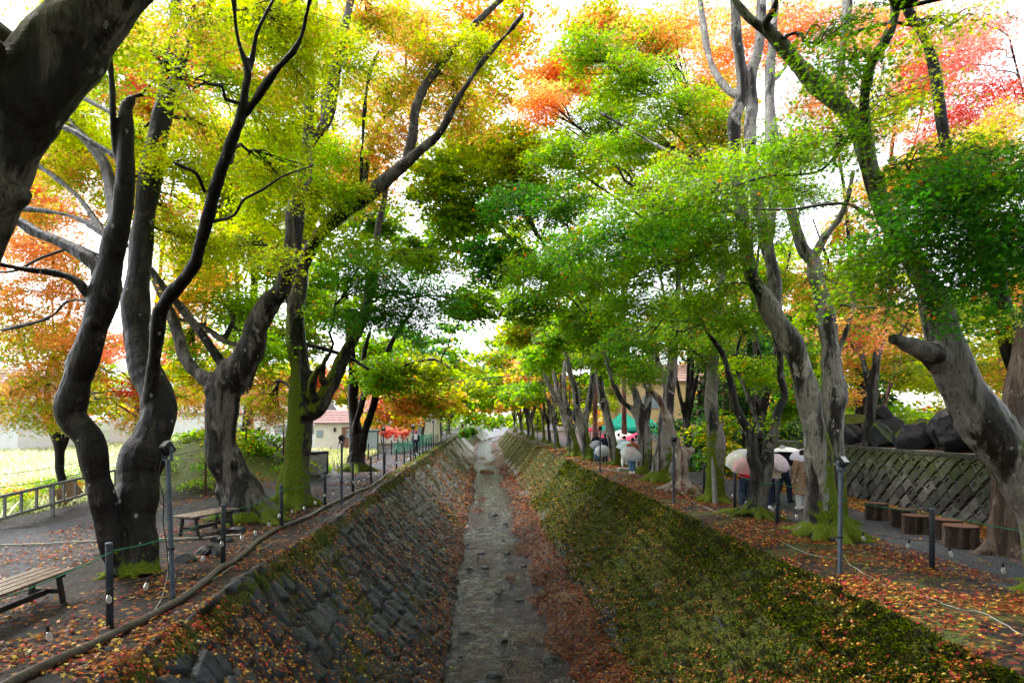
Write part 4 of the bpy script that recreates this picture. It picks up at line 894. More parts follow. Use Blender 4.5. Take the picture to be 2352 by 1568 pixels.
# trees of the second rows, beyond the paths
DG = 1.6
def BG(label, x, Y, H, seed, pf, bark=None, name='maple_tree', cat='maple tree', grp=None, **k):
    auto_tree(name, label, x, Y, H, seed, [], bark or B_GREY, grp, cat, **k) if not pf else None
    if pf:
        p3_ = []
        for p in pf:
            c = W(p[0], p[1], p[2]); q = p[2] / F
            p3_.append((c[0], c[1], c[2], p[3] * q, max(1.0, min(2.4, p[3] * q * .9)), p[4] * q, p[5], (p[6] if len(p) > 6 else 1.0) * DG))
        auto_tree(name, label, x, Y, H, seed, p3_, bark or B_GREY, grp, cat, **k)
GL, GR = 'maples beyond the left path', 'maples growing behind the right path'
BG('ivy wrapped maple beyond the ladder fence, crown all orange', -12.8, 21, 9.5, 301, [(90, 560, 18, 110, 60, 'or', .6), (60, 480, 18.5, 110, 50, 'or+yg', .6), (180, 760, 18, 90, 60, 'or:2+yg'), (120, 830, 18, 90, 50, 'yg+or'), (440, 920, 24, 60, 40, 'yg+or'), (20, 500, 21, 90, 60, 'or+yg'), (160, 600, 22, 90, 50, 'or:2+yg'), (0, 930, 17, 80, 50, 'yg:2+or'), (180, 930, 19, 50, 40, 'yg'), (50, 430, 19, 110, 90, 'or:2+pk'), (40, 580, 19, 120, 60, 'or'), (130, 680, 19, 120, 70, 'or:3+yg'), (50, 780, 19, 110, 70, 'or+yg:2'), (60, 890, 18, 100, 55, 'yg+or'), (110, 960, 18, 70, 32, 'yg:2+or'), (330, 880, 20, 60, 60, 'yg+rd:1'), (320, 960, 20, 40, 40, 'yg+or'), (200, 860, 20, 60, 60, 'or+yg'), (10, 690, 18, 80, 60, 'or:2+yg'), (30, 350, 20, 100, 60, 'or+yg'), (420, 560, 22, 80, 50, 'or+yg')], B_WET, grp=GL, lean=-.4, w=.34)
BG('tall pink and orange maple high behind the two trunked tree', -13.5, 27, 17, 302, [(100, 350, 26, 110, 60, 'or+yg'), (20, 400, 26, 90, 60, 'or:2+pk'), (310, 380, 27, 90, 60, 'yg:2+or'), (480, 430, 27, 90, 60, 'yg'), (560, 500, 27, 90, 50, 'yg'), (350, 270, 27, 90, 60, 'yg+or'), (20, 230, 26, 90, 60, 'yg'), (640, 620, 28, 80, 50, 'lm+yg'), (720, 700, 28, 60, 50, 'lm'), (30, 150, 23, 90, 70, 'yg'), (250, 250, 24, 90, 60, 'yg:2+or'), (420, 230, 25, 90, 60, 'or+yg'), (780, 440, 27, 90, 60, 'yg'), (60, 280, 24, 90, 70, 'or+yg:2'), (130, 480, 24, 110, 60, 'or:2+pk'), (700, 300, 27, 90, 70, 'yg'), (180, 60, 25, 120, 70, 'yg'), (620, 40, 27, 100, 60, 'yg+pk'), (330, 170, 26, 110, 80, 'pk+or'), (470, 120, 26, 100, 80, 'pk:2+or'), (500, 310, 25, 80, 50, 'or+yg'), (200, 330, 26, 100, 60, 'yg:2+or'), (620, 190, 27, 90, 60, 'yg+or'), (100, 170, 26, 100, 70, 'yg'), (560, 420, 27, 90, 60, 'yg:2+or'), (300, 470, 26, 80, 50, 'yg')], B_GREY, grp=GL, w=.45)
BG('yellow and pink maple behind the weedy mound', -12.2, 31, 11, 303, [(620, 900, 30, 80, 50, 'yg+or'), (560, 830, 30, 80, 50, 'yl+yg:2'), (680, 780, 30, 80, 60, 'g+yg'), (430, 870, 30, 70, 60, 'yl+yg'), (730, 640, 30.7, 80, 60, 'lm'), (480, 640, 30, 80, 60, 'or+yl+yg'), (740, 880, 30.7, 50, 40, 'pk+or'), (600, 560, 30.7, 100, 60, 'yg'), (560, 740, 30.7, 80, 50, 'g')], B_GREY, grp=GL, w=.4)
DG = .7
BG('broad yellow green maple high above the left path', -9.6, 28, 14, 304, [(720, 200, 25.5, 120, 80, 'yg+or'), (850, 400, 26.4, 110, 80, 'or:2+yg'), (760, 560, 26.4, 100, 70, 'yg:2+g'), (900, 250, 26.4, 120, 80, 'or+yg'), (1020, 350, 27.3, 90, 70, 'yg'), (830, 700, 27.3, 80, 50, 'lm'), (650, 60, 25.5, 100, 60, 'yg'), (1060, 180, 26.4, 90, 70, 'yg+or'), (950, 80, 26.4, 110, 70, 'or+pk'), (1120, 90, 27.3, 90, 70, 'yg+or'), (1130, 230, 27.3, 80, 60, 'yg+or'), (1090, 330, 27.3, 90, 60, 'yg'), (1180, 20, 27.3, 110, 50, 'yg+or'), (1060, 20, 27.3, 90, 50, 'or+yg'), (700, 120, 25.9, 90, 60, 'yg'), (560, 250, 25.5, 90, 60, 'yg'), (520, 20, 25.5, 110, 50, 'yg+pk'), (960, 480, 27.3, 80, 40, 'yg+g', .6), (640, 420, 25.5, 90, 70, 'yg'), (780, 60, 25.9, 80, 60, 'yg+or')], B_GREY, grp=GL, w=.5)
DG = 1.6
BG('small pink and orange maple beside the grey shed', -9.3, 52, 7, 305, [(900, 920, 52, 60, 40, 'or+pk'), (860, 960, 52, 40, 25, 'or+yg'), (930, 960, 52, 45, 28, 'yl+or'), (890, 880, 53, 60, 30, 'pk:2+bg'), (950, 905, 54, 50, 30, 'bg+pk')], B_GREY, grp=GL, w=.22)
BG('low red maple at the end of the green net', -9.6, 66, 5, 306, [(905, 992, 66, 34, 12, 'pk:3+rd'), (930, 985, 67, 24, 10, 'pk+or'), (880, 985, 66, 22, 10, 'pk')], B_GREY, grp=GL, w=.15)
BG('pink and orange maple rising behind the wishbone fork', 12.5, 22, 15.5, 311, [(1820, 70, 21, 110, 90, 'or:2+pk'), (1690, 100, 22, 100, 90, 'or'), (1900, 230, 21, 100, 70, 'or:2+yg'), (1850, 330, 22, 90, 50, 'or+yg'), (1960, 60, 20, 90, 70, 'pk+g'), (2000, 300, 21, 90, 60, 'yg:2+or'), (2080, 450, 21, 70, 50, 'yg:2+or')], B_GREY, grp=GR, w=.4, lean=.2)
BG('bright pink maple standing on the terrace above the block wall', 15.8, 18.5, 13, 312, [(2050, 60, 18, 100, 70, 'pk+or'), (2340, 200, 18, 70, 90, 'pk', .5), (1990, 450, 19, 60, 60, 'yg+or'), (2180, 130, 17.5, 120, 90, 'pk'), (2230, 240, 17, 90, 70, 'pk:2+rd'), (2090, 200, 18, 90, 70, 'pk+or'), (2150, 330, 18, 100, 60, 'or+pk'), (2260, 60, 18, 80, 60, 'pk', .7), (2290, 400, 18, 90, 50, 'or+yg')], B_WET, grp=GR, w=.35, lean=.3)
BG('orange maple crown behind the row at the top of the right bank', 11.6, 28.5, 15, 313, [(1560, 60, 25.5, 110, 80, 'or'), (1450, 110, 25.5, 100, 70, 'or+yg'), (1620, 200, 25.5, 100, 80, 'or+yg'), (1580, 330, 25.5, 110, 70, 'yg+or'), (1480, 420, 25.5, 100, 60, 'yg'), (1380, 60, 26, 90, 60, 'or+yg'), (1660, 400, 25.5, 90, 60, 'or+yg'), (1300, 170, 26.5, 90, 70, 'or')], B_GREY, grp=GR, w=.45)
DG = .7
BG('green and orange maple arching over the tent', 9.8, 32.5, 15, 314, [(1400, 210, 33, 100, 60, 'yg+lm'), (1560, 340, 33, 110, 60, 'yg+or'), (1650, 230, 33, 90, 60, 'or+yg'), (1350, 430, 33, 110, 60, 'yg+lm'), (1500, 520, 33, 110, 60, 'yg+lm'), (1620, 480, 32, 100, 60, 'yg'), (1700, 620, 31, 80, 60, 'lm+yg'), (1300, 640, 33, 100, 60, 'lm'), (1160, 540, 33, 90, 60, 'lm+yg'), (1130, 680, 34, 80, 50, 'yg+lm'), (1820, 560, 27, 50, 40, 'lm', .6), (1240, 180, 28.7, 100, 70, 'or+yg'), (1260, 330, 28.7, 110, 60, 'yg'), (1200, 430, 28.7, 100, 60, 'yg+lm'), (1180, 90, 28.7, 80, 60, 'yg+or'), (1400, 350, 27.5, 100, 80, 'yg'), (1500, 560, 27.5, 100, 70, 'yg+g'), (1420, 640, 27.5, 90, 60, 'g'), (1600, 600, 27.5, 110, 70, 'lm+g'), (1560, 480, 27.5, 100, 70, 'yg'), (1310, 540, 28.7, 90, 70, 'yg+g'), (1480, 760, 28.1, 60, 50, 'or:1+g:3'), (1640, 740, 26.3, 70, 60, 'g+or')], B_GREY, grp=GR, w=.45)
DG = 1.6
BG('thin maple with orange and pink sprays on the terrace', 16.6, 28, 8, 315, [(1990, 730, 25, 100, 50, 'or+lm+pk'), (1960, 830, 25, 70, 40, 'or+lm'), (2030, 800, 24, 70, 50, 'yg+or'), (1945, 900, 24, 26, 34, 'or:2+yl'), (2080, 740, 25, 80, 50, 'lm+or'), (1950, 640, 25, 70, 50, 'lm+pk'), (2110, 860, 26, 60, 40, 'yg')], B_RED, grp=GR, w=.16, fork=1.0)
BG('clump stemmed dark maple on the terrace at the far right', 17.2, 22, 8, 316, [(2230, 800, 21, 90, 50, 'yg'), (2290, 860, 21, 70, 50, 'yg:2+or'), (2160, 870, 22, 60, 40, 'yg'), (2330, 650, 20, 60, 60, 'yg+or'), (2200, 700, 22, 60, 40, 'g')], B_RED, grp=GR, w=.26, fork=.8, nl=5, spread=.7)
BG('broad old trunk on the terrace beneath light green sprays', 15.0, 27, 10, 317, [(1900, 880, 26, 50, 40, 'lm'), (1960, 700, 27, 80, 50, 'g+lm'), (1880, 720, 27, 50, 60, 'lm'), (1850, 840, 28, 50, 50, 'g+lm'), (1810, 930, 29, 50, 40, 'g'), (1940, 530, 27, 60, 50, 'lm+or', .6)], B_GREY, grp=GR, w=.55, fork=1.6)
for i, (x_, y_, hh) in enumerate(((15.5, 38, 9), (11.6, 36, 8), (19.5, 42, 10), (12.8, 33, 6.5), (24, 44, 11))):
    pf = [(x_ + rng.uniform(-1.3, 1.3) * (1 - .5 * j / 9), y_ + rng.uniform(-1, 1), .6 + j * hh / 10, 1.7 - .09 * j, 1.5 - .07 * j, .65, 'cg:3+dg', 1.0) for j in range(10)]
    auto_tree('conifer', ['tall dark conifer at the centre of the thicket', 'dark conifer closing the gap beside the stump', 'shadowy conifer farther back in the thicket', 'low dense conifer above the path bend', 'deep green conifer at the back behind the terrace'][i], x_, y_, hh + 1, 340 + i, pf, B_CEDAR, 'dark conifers of the thicket', 'conifer', w=.3, nl=2, spread=.3, twig_n=1)
pf = [(x_, y_, z_, .9, .8, .5, 'g:2+yl', 1.0) for x_, y_, z_ in ((10.6, 30, .5), (10.9, 30.4, 1.2), (11.5, 29.5, .7), (10.2, 31, 1.9), (11.2, 31, 2.4))]
auto_tree('shrub', 'yellow tipped shrub in front of the dark conifers', 10.8, 30.3, 3, 350, pf, B_RED, None, 'shrub', w=.08, nl=4, spread=.4, twig_n=1, fork=.3)

# cedar trunk at the right edge and the two bare poles of trees by the tent
T('cedar_tree', 'straight reddish fibrous trunk standing by the log stools at the right edge', 12.6,
  [[(2322, 1282, 112), (2321, 1240, 88), (2320, 1160, 78), (2320, 1060, 72), (2330, 930, 60), (2362, 760, 52), (2420, 560, 44), (2490, 300, 34)]], [(2430, 400, 12, 90, 60, 'g', .8)], B_CEDAR, 60, cat='cedar tree', roots=6, root_len=.25, vox=.025)
T('cedar_tree', 'slender bare trunk right before the green tent', 43, [[(1434, 1055, 20), (1434, 1000, 14), (1433, 900, 13), (1432, 760, 12), (1431, 560, 10)]], [(1440, 620, 43, 40, 40, 'g', .8)], B_RED, 61, cat='cedar tree', group='bare trunks by the tent', vox=.05, roots=4, root_len=.2)
T('cedar_tree', 'slender bare trunk left of the green tent', 44, [[(1367, 1060, 18), (1367, 1000, 14), (1367, 900, 13), (1366, 760, 12), (1366, 600, 10)]], [(1350, 620, 44, 40, 40, 'g', .8)], B_RED, 62, cat='cedar tree', group='bare trunks by the tent', vox=.05, roots=4, root_len=.2)

# far woods: a mass of foliage beyond the avenue, the meadow and the terrace
cr = Crown(900)
for i in range(70):
    x_ = rng.uniform(-95, 95); y_ = rng.uniform(150, 190) + abs(x_) * .1; cr.puff(x_, y_, rng.uniform(1, 15), 9, 4, 3.0, ['yg', 'yg+or', 'g+lm', 'or+yg', 'lm'][i % 5], .9)
for i in range(44):
    x_ = rng.uniform(17, 46); y_ = rng.uniform(44, 70); cr.puff(x_, y_, rng.uniform(1.5, 14), 4, 3, 1.8, ['yg', 'yg+or', 'lm', 'or+yg', 'lm+g'][i % 5], .9)
for i in range(26):
    x_ = rng.uniform(-62, -24); y_ = rng.uniform(66, 92); cr.puff(x_, y_, rng.uniform(2.5, 12), 5, 3, 2.0, ['yg', 'yg+or', 'lm', 'or+pk', 'bg'][i % 5], .7)
o = cr.build(None, 'woodland'); tag(o, 'distant yellow and green woods closing the view', 'woodland', kind='stuff')
NL += cr.n
print('LEAVES', NL)
# ------------------------------------------------------------------ street furniture and small things
IRON = simple('dark_painted_iron', (.022, .026, .034), .42, .5, .35, 12, .15)
BLUEIRON = simple('blue_grey_painted_steel', (.060, .075, .10), .4, .5, .3, 8, .15)
BLACKP = simple('black_plastic', (.014, .014, .016), .45, .5, .3, 12)
GLASSF = simple('lamp_glass', (.35, .37, .38), .08, .8, .1, 5)
CABLE_W = simple('white_cable', (.26, .26, .24), .5, .4, .15, 9)
CABLE_B = simple('black_cable', (.012, .012, .012), .5, .4, .2, 9)
ROPE_G = simple('green_rope', (.012, .13, .07), .6, .3, .25, 30)
CORD = simple('light_cord', (.03, .035, .03), .6, .3, .25, 30)
WET_WOOD = simple('wet_brown_boards', (.13, .095, .075), .22, .55, .45, 7, .3)
DARK_WOOD = simple('dark_bench_frame', (.020, .017, .016), .4, .5, .4, 9, .3)
GREYWOOD = simple('weathered_grey_wood', (.20, .20, .20), .7, .3, .35, 11, .4)
HOSE = simple('ribbed_hose', (.050, .042, .034), .35, .5, .4, 10, .3)
CONC = simple('old_concrete', (.24, .235, .22), .8, .3, .35, 5, .5)
DARKROCK = simple('dark_wet_rock', (.018, .019, .022), .45, .5, .5, 4, .8)

def gz(x, y): return float(ground_z(x, y))
# --- posts
def make_post(h, r=.042):
    t = empty('fence_post'); m = MB()
    m.lathe([(r, -.25), (r, h - .03), (r * .97, h - .028)], n=14); m.build('post_shaft', IRON, t, True)
    m = MB(); m.lathe([(r * 1.06, h - .035), (r * 1.06, h - .008), (r * .8, h)], n=14); m.build('post_cap', BLUEIRON, t, True)
    for z in (h * .46, h * .9): m = MB(); m.tube([(r * .9, 0, z), (r * 1.5, 0, z)], .009, 6); m.build('rope_hook', BLACKP, t)
    return t
def copy_tree(o, parent=None):
    c = o.copy(); COL.objects.link(c); c.parent = parent
    for ch in list(o.children): copy_tree(ch, c)
    return c
def place(proto, first, x, y, z=None, rz=0.0, tilt=(0, 0)):
    o = proto if first else copy_tree(proto)
    o.location = (x, y, gz(x, y) if z is None else z); o.rotation_euler = (tilt[0], tilt[1], rz); return o
ORD = ['nearest', 'second', 'third', 'fourth', 'fifth', 'sixth', 'seventh', 'eighth', 'ninth', 'tenth', 'eleventh', 'twelfth', 'thirteenth', 'fourteenth', 'fifteenth', 'sixteenth', 'seventeenth', 'eighteenth', 'nineteenth', 'twentieth']
post = make_post(1.02); LP = []
for k in range(19):
    Y = 8.2 + 3.72 * k if k < 8 else 8.2 + 3.72 * 7 + (k - 7) * 2.9
    x = np.interp(Y, [8, 12, 15.7, 19.2, 22.7, 26.5, 31, 40, 60], [-4.45, -4.5, -4.56, -4.42, -4.32, -4.3, -4.3, -4.1, -4.15])
    o = place(post, k == 0, float(x), Y, tilt=(R(random.Random(k).uniform(-1.5, 1.5)), R(random.Random(k + 9).uniform(-1.5, 1.5)))); LP.append((float(x), Y))
    tag(o, f'{ORD[k]} dark round post of the roped line along the left canal edge', 'post', 'rope posts on the left bank')
RP = []
for k, (x, Y) in enumerate(((8.6, 7.6), (7.47, 11.3), (6.78, 15.6), (7.0, 18.8), (7.1, 21.7), (7.15, 25.2), (7.2, 29), (7.5, 33.5), (7.6, 38), (7.6, 43), (7.6, 48))):
    RP.append((x, Y))
    if k == 0: continue
    o = place(post, False, x, Y); tag(o, ['', 'dark round post standing alone in front of the log stools', 'round post in front of the navy trousered visitor', 'round post between the stake and the clear umbrella', 'round post just right of the pale stump'][k] if k < 5 else f'{ORD[k - 1]} dark rope post along the right path, half hidden by trunks', 'post', 'rope posts by the right path')
PP = []
for k, (px, py) in enumerate(((752, 1088), (742, 1083), (846, 1056), (868, 1055), (899, 1043), (914, 1040), (925, 1036), (936, 1033), (947, 1030), (957, 1028))):
    Y = GY(py); x = (px - VX) * Y / F; PP.append((x, Y)); o = place(post, False, x, Y)
    tag(o, f'{ORD[k]} post on the far side of the bright left path, counted toward the green net', 'post', 'posts across the left path')

# --- floodlight poles
def make_flood(h):
    t = empty('floodlight_pole'); m = MB(); m.box((0, 0, h / 2 - .1), (.055, .055, h + .2), bev=.006); m.build('pole', BLUEIRON, t)
    m = MB(); m.box((0, 0, h * .36), (.064, .064, .035)); m.build('clamp', BLACKP, t)
    m = MB(); m.box((-.07, 0, h + .07), (.02, .05, .2)); m.box((.07, 0, h + .07), (.02, .05, .2)); m.box((0, 0, h - .01), (.16, .05, .02)); m.tube([(-.095, 0, h + .12), (.095, 0, h + .12)], .026, 12)
    m.build('bracket', BLUEIRON, t)
    Mx = Matrix.Rotation(R(-38), 3, 'X'); hd = MB(); hd.box((0, -.01, h + .15), (.125, .13, .17), Mx, bev=.012)
    for q in (-.04, 0, .04): hd.box(Vector((q, 0, h + .15)) + Mx @ Vector((0, .07, 0)), (.008, .03, .15), Mx)
    hd = hd.build('lamp_housing', BLACKP, t)
    g = MB(); g.box(Vector((0, 0, h + .15)) + Mx @ Vector((0, -.081, 0)), (.095, .012, .125), Mx); g.build('lamp_glass', GLASSF, hd)
    m = MB(); p = smooth_poly([(.06, .02, h + .08), (.13, .05, h - .25), (.05, .05, h - .55), (.09, .04, h * .55), (.05, .03, h * .38), (.035, .02, .35)], 5); m.tube(p, .007, 6); m.build('cable', CABLE_B, t, True)
    return t
fl = make_flood(1.95)
FLS = [(-4.28, 9.5, 1.0, 155, R(-2.2), 'leaning blue grey floodlight pole in front of the two trunked dark maple'), (-4.07, 20.0, .93, 150, 0, 'floodlight pole by the hose, before the mossy trunk'),
       (-4.17, 29.3, .98, 0, 0, 'floodlight pole facing the camera where the left path turns bright'), (-3.95, 40, 1.0, 10, 0, 'floodlight pole beside the walker with the backpack'), (-4.1, 59, 1.1, 40, 0, 'floodlight pole at the foot of the dark far trees'),
       (-4.1, 71, 1.1, 60, 0, 'left bank floodlight pole just beyond the end of the rope posts'), (-4.2, 84, 1.1, 80, 0, 'last floodlight pole before the round shrubs'),
       (5.6, 10.65, .84, 25, R(.8), 'floodlight pole in front of the big moss edged trunk'), (5.6, 19.8, .88, 200, 0, 'floodlight pole standing against the sawn stump'), (5.5, 31.4, .98, 140, 0, 'floodlight pole beside the grey umbrella visitor'),
       (5.45, 49.6, 1.05, 120, 0, 'right bank floodlight pole before the slanting pale trunks'), (5.4, 65, 1.1, 100, 0, 'right bank floodlight pole halfway to the bend'), (5.3, 85, 1.1, 90, 0, 'slim right bank floodlight pole near the orange spray'), (5.2, 98, 1.1, 90, 0, 'farthest right bank floodlight pole')]
for k, (x, y, s, rz, ty, lab) in enumerate(FLS):
    o = place(fl, k == 0, x, y, rz=R(rz)); o.rotation_euler = (0, ty, R(rz)) if abs(ty) < 1e-6 else (Matrix.Rotation(ty, 3, 'Y') @ Matrix.Rotation(R(rz), 3, 'Z')).to_euler(); o.scale = (1, 1, s)
    tag(o, lab, 'floodlight pole', 'floodlight poles along the canal')

# --- ropes and light strings
def catenary(a, b, sag, n=10):
    a, b = Vector(a), Vector(b); return [a.lerp(b, i / n) - Vector((0, 0, sag * 4 * (i / n) * (1 - i / n))) for i in range(n + 1)]
def rope(pts, h, sag, mat, r, name, label, cat, grp=None):
    m = MB(); allp = []
    for (x0, y0), (x1, y1) in zip(pts[:-1], pts[1:]): allp += catenary((x0 + .05, y0, gz(x0, y0) + h), (x1 + .05, y1, gz(x1, y1) + h), sag)[:-1]
    allp.append(Vector((pts[-1][0] + .05, pts[-1][1], gz(*pts[-1]) + h))); m.tube(allp, r, 5); o = m.build(name, mat, None, True)
    return tag(o, label, cat, grp), allp
rope([(-4.6, 4.6)] + LP, .92, .10, ROPE_G, .006, 'rope', 'thin green rope strung along the tops of the left posts', 'rope')
rope(RP, .92, .08, ROPE_G, .007, 'rope', 'thin green rope tied between the posts of the right path', 'rope')
rope(PP[2:], .85, .1, ROPE_G, .008, 'rope', 'green rope across the bright path by the shed', 'rope')
BULB = NT('clear_bulb'); BULB = BULB.done(BULB.pbsdf((.9, .92, .93), .05, .5, Transmission_Weight=.75, IOR=1.2, Alpha=.75))
bm_ = MB(); bm_.lathe([(.012, 0), (.022, -.02), (.034, -.055), (.034, -.075), (.024, -.1), (.006, -.108)], n=12); bme = bm_.build('bulb', BULB, None, True)
sm_ = MB(); sm_.lathe([(.006, .06), (.017, .05), (.019, 0), (.014, -.004)], n=10); sme = sm_.build('socket', BLACKP, None, True); sme.parent = bme
first = [True]
def light_string(pts, h, sag, label, step=.95, ymax=48):
    root = empty('light_string', (pts[0][0], pts[0][1], 0)); tag(root, label, 'light string'); off = Vector(root.location)
    o, allp = rope(pts, h, sag, CORD, .005, 'cord', None, None); o.data.transform(Matrix.Translation(-off)); o.parent = root
    acc = 0; rr = random.Random(4)
    for a, b in zip(allp[:-1], allp[1:]):
        L = (b - a).length
        while acc < L:
            p = a.lerp(b, acc / L); acc += step * rr.uniform(.8, 1.2)
            if p.y > ymax or p.y < 5: continue
            if first[0]: c = bme; first[0] = False
            else: c = copy_tree(bme)
            c.parent = root; c.location = p - off - Vector((0, 0, .06)); c.rotation_euler = (R(rr.uniform(-14, 14)), R(rr.uniform(-14, 14)), 0)
        acc -= L
light_string([(-4.6, 4.6)] + LP, .50, .14, 'dark cord with clear glass bulbs hanging low between the left posts')
light_string(RP, .46, .16, 'dark cord with clear bulbs drooping low along the right gravel path')

# --- hose and cables
def groundline(pts, r, mat, name, label, cat, n=6, seg=8, dz=0.0, wob=0.0):
    P = smooth_poly([(x, y) for x, y in pts], n); rr = np.random.default_rng(len(pts))
    if wob: P[1:-1] += rr.normal(size=(len(P) - 2, 2)) * wob
    m = MB(); m.tube([(x, y, gz(x, y) + r * .8 + dz) for x, y in P], r, seg); return tag(m.build(name, mat, None, True), label, cat)
def pxg(*pp): return [((a - VX) * GY(b) / F, GY(b)) for a, b in pp]
groundline(pxg((-140, 1680), (55, 1568), (230, 1478), (400, 1390), (500, 1318), (560, 1275), (610, 1232), (645, 1213), (705, 1190), (780, 1150), (830, 1128), (872, 1105), (890, 1088)), .050, HOSE, 'hose', 'thick ribbed dark hose winding along the left canal edge', 'hose', 8, 10)
groundline(pxg((50, 1560), (170, 1505), (280, 1440), (335, 1420), (370, 1372), (388, 1300), (386, 1262)), .007, CABLE_W, 'cable', 'white cable running from the pale pole base down beside the hose', 'cable', wob=.01)
groundline(pxg((420, 1360), (470, 1340), (500, 1325), (540, 1300)), .007, CABLE_W, 'cable', 'short white cable lying right of the leaning floodlight pole', 'cable', wob=.012)
groundline(pxg((545, 1270), (560, 1255), (600, 1258), (640, 1240)), .007, CABLE_W, 'cable', 'white cable curl beside the dark stones at the second bench', 'cable', wob=.01)
groundline(pxg((700, 1225), (760, 1186), (800, 1150), (850, 1115)), .007, CABLE_W, 'cable', 'white cable beside the hose below the mossy trunk', 'cable', wob=.02)
groundline(pxg((2352, 1480), (2310, 1455), (2260, 1425), (2200, 1415), (2110, 1382), (2040, 1362), (1960, 1318), (1935, 1290)), .007, CABLE_W, 'cable', 'pale cable snaking over leaves at the lower right', 'cable', wob=.012)
groundline(pxg((1925, 1300), (1850, 1283), (1760, 1235), (1700, 1205), (1640, 1180), (1590, 1160), (1560, 1130)), .007, CABLE_W, 'cable', 'pale cable between the moss edged trunk and the stump pole', 'cable', wob=.015)
groundline(pxg((1500, 1105), (1440, 1092), (1385, 1080), (1330, 1060), (1290, 1050), (1240, 1035)), .009, CABLE_W, 'cable', 'knotted white cable lying along the far crest of the right bank', 'cable', wob=.05)

# --- benches
def bench(name, label, cx, cy, L, Wd, rz, hgt=.44, planks=4):
    t = empty(name, (cx, cy, gz(cx, cy)), rz); tag(t, label, 'bench', 'slatted wooden benches'); m = MB(); pw = Wd / planks
    for i in range(planks):
        m.box((-Wd / 2 + pw * (i + .5), 0, hgt - .02), (pw - .018, L + (i % 2) * .01, .032), bev=.004)
    m.build('seat', WET_WOOD, t)
    for sy in (-1, 1):
        for sx in (-1, 1):
            m = MB(); y0 = sy * (L / 2 - .22); m.tube([(sx * Wd * .30, y0, hgt - .06), (sx * Wd * .44, y0, -.05)], .038, 4); m.build('leg', DARK_WOOD, t)
        m = MB(); m.box((0, sy * (L / 2 - .22), hgt - .062), (Wd * .9, .06, .05)); m.box((0, sy * (L / 2 - .22), hgt * .38), (Wd * .7, .04, .06)); m.build('cross_rail', DARK_WOOD, t)
    m = MB(); m.box((0, 0, hgt * .36), (.05, L - .5, .07)); m.build('stretcher', DARK_WOOD, t)
bench('bench', 'wet slatted bench cut by the left edge, nearest the camera', -5.87, 8.5, 1.9, .54, 0)
bench('bench', 'dark slatted bench behind the leaning floodlight pole', -6.05, 15.1, 1.55, .56, R(-18), .47)

# --- log stools
RING = NT('sawn_log_end'); _p = RING.coord(); _d = RING.math('SINE', RING.math('MULTIPLY', RING.n('ShaderNodeVectorMath', operation='LENGTH').outputs['Value'], 1.0))
_len = RING.n('ShaderNodeVectorMath', operation='LENGTH'); RING.set(_len.inputs[0], RING.map(_p, (1, 1, 0))); _w = RING.math('ADD', _len.outputs['Value'], RING.math('MULTIPLY', RING.noise(_p, 8, 3), .02))
_r = RING.math('SINE', RING.math('MULTIPLY', _w, 230.0)); RING = RING.done(RING.pbsdf(RING.ramp(_r, [(.2, (.07, .030, .018)), (.8, (.15, .07, .04))]), .55, .4))
LOGB = bark_mat('log_bark', (.020, .012, .010), (.085, .06, .05), .6, .05)
def stool(x, y, r, h, label, seed):
    rr = random.Random(seed); t = empty('log_stool', (x, y, gz(x, y))); tag(t, label, 'stool', 'sawn log stools before the block wall')
    m = MB(); n = 22; prof = [(1.06, -.06), (1.03, .04), (.99, h * .5), (1.0, h * .86), (1.02, h - .012)]; vs = []
    off = [1 + .05 * math.sin(k * 1.3 + seed) + rr.uniform(-.025, .025) for k in range(n)]
    for q, z in prof:
        for k in range(n): a = 2 * math.pi * k / n; vs.append((r * q * off[k] * math.cos(a), r * q * off[k] * math.sin(a), z))
    m.add(vs, [(i * n + k, i * n + (k + 1) % n, (i + 1) * n + (k + 1) % n, (i + 1) * n + k) for i in range(4) for k in range(n)]); m.build('log', LOGB, t, True)
    m = MB(); m.add([(r * .98 * off[k] * math.cos(2 * math.pi * k / n), r * .98 * off[k] * math.sin(2 * math.pi * k / n), h - .03 * (j == 0)) for j in (0, 1) for k in range(n)], [tuple(range(n, 2 * n))] + [(k, (k + 1) % n, n + (k + 1) % n, n + k) for k in range(n)]); m.build('sawn_top', RING, t)
stool(9.86, 17.0, .25, .42, 'log stool standing apart, nearest the big moss edged trunk', 1)
stool(9.85, 15.9, .27, .42, 'pale barked log stool, second from the big trunk', 2)
stool(9.58, 15.0, .28, .41, 'middle log stool overlapping the pale barked one', 3)
stool(9.72, 14.2, .28, .40, 'fourth log stool, half hidden behind the nearest one', 4)
stool(9.42, 13.4, .31, .42, 'widest dark log stool beside the cedar trunk', 5)

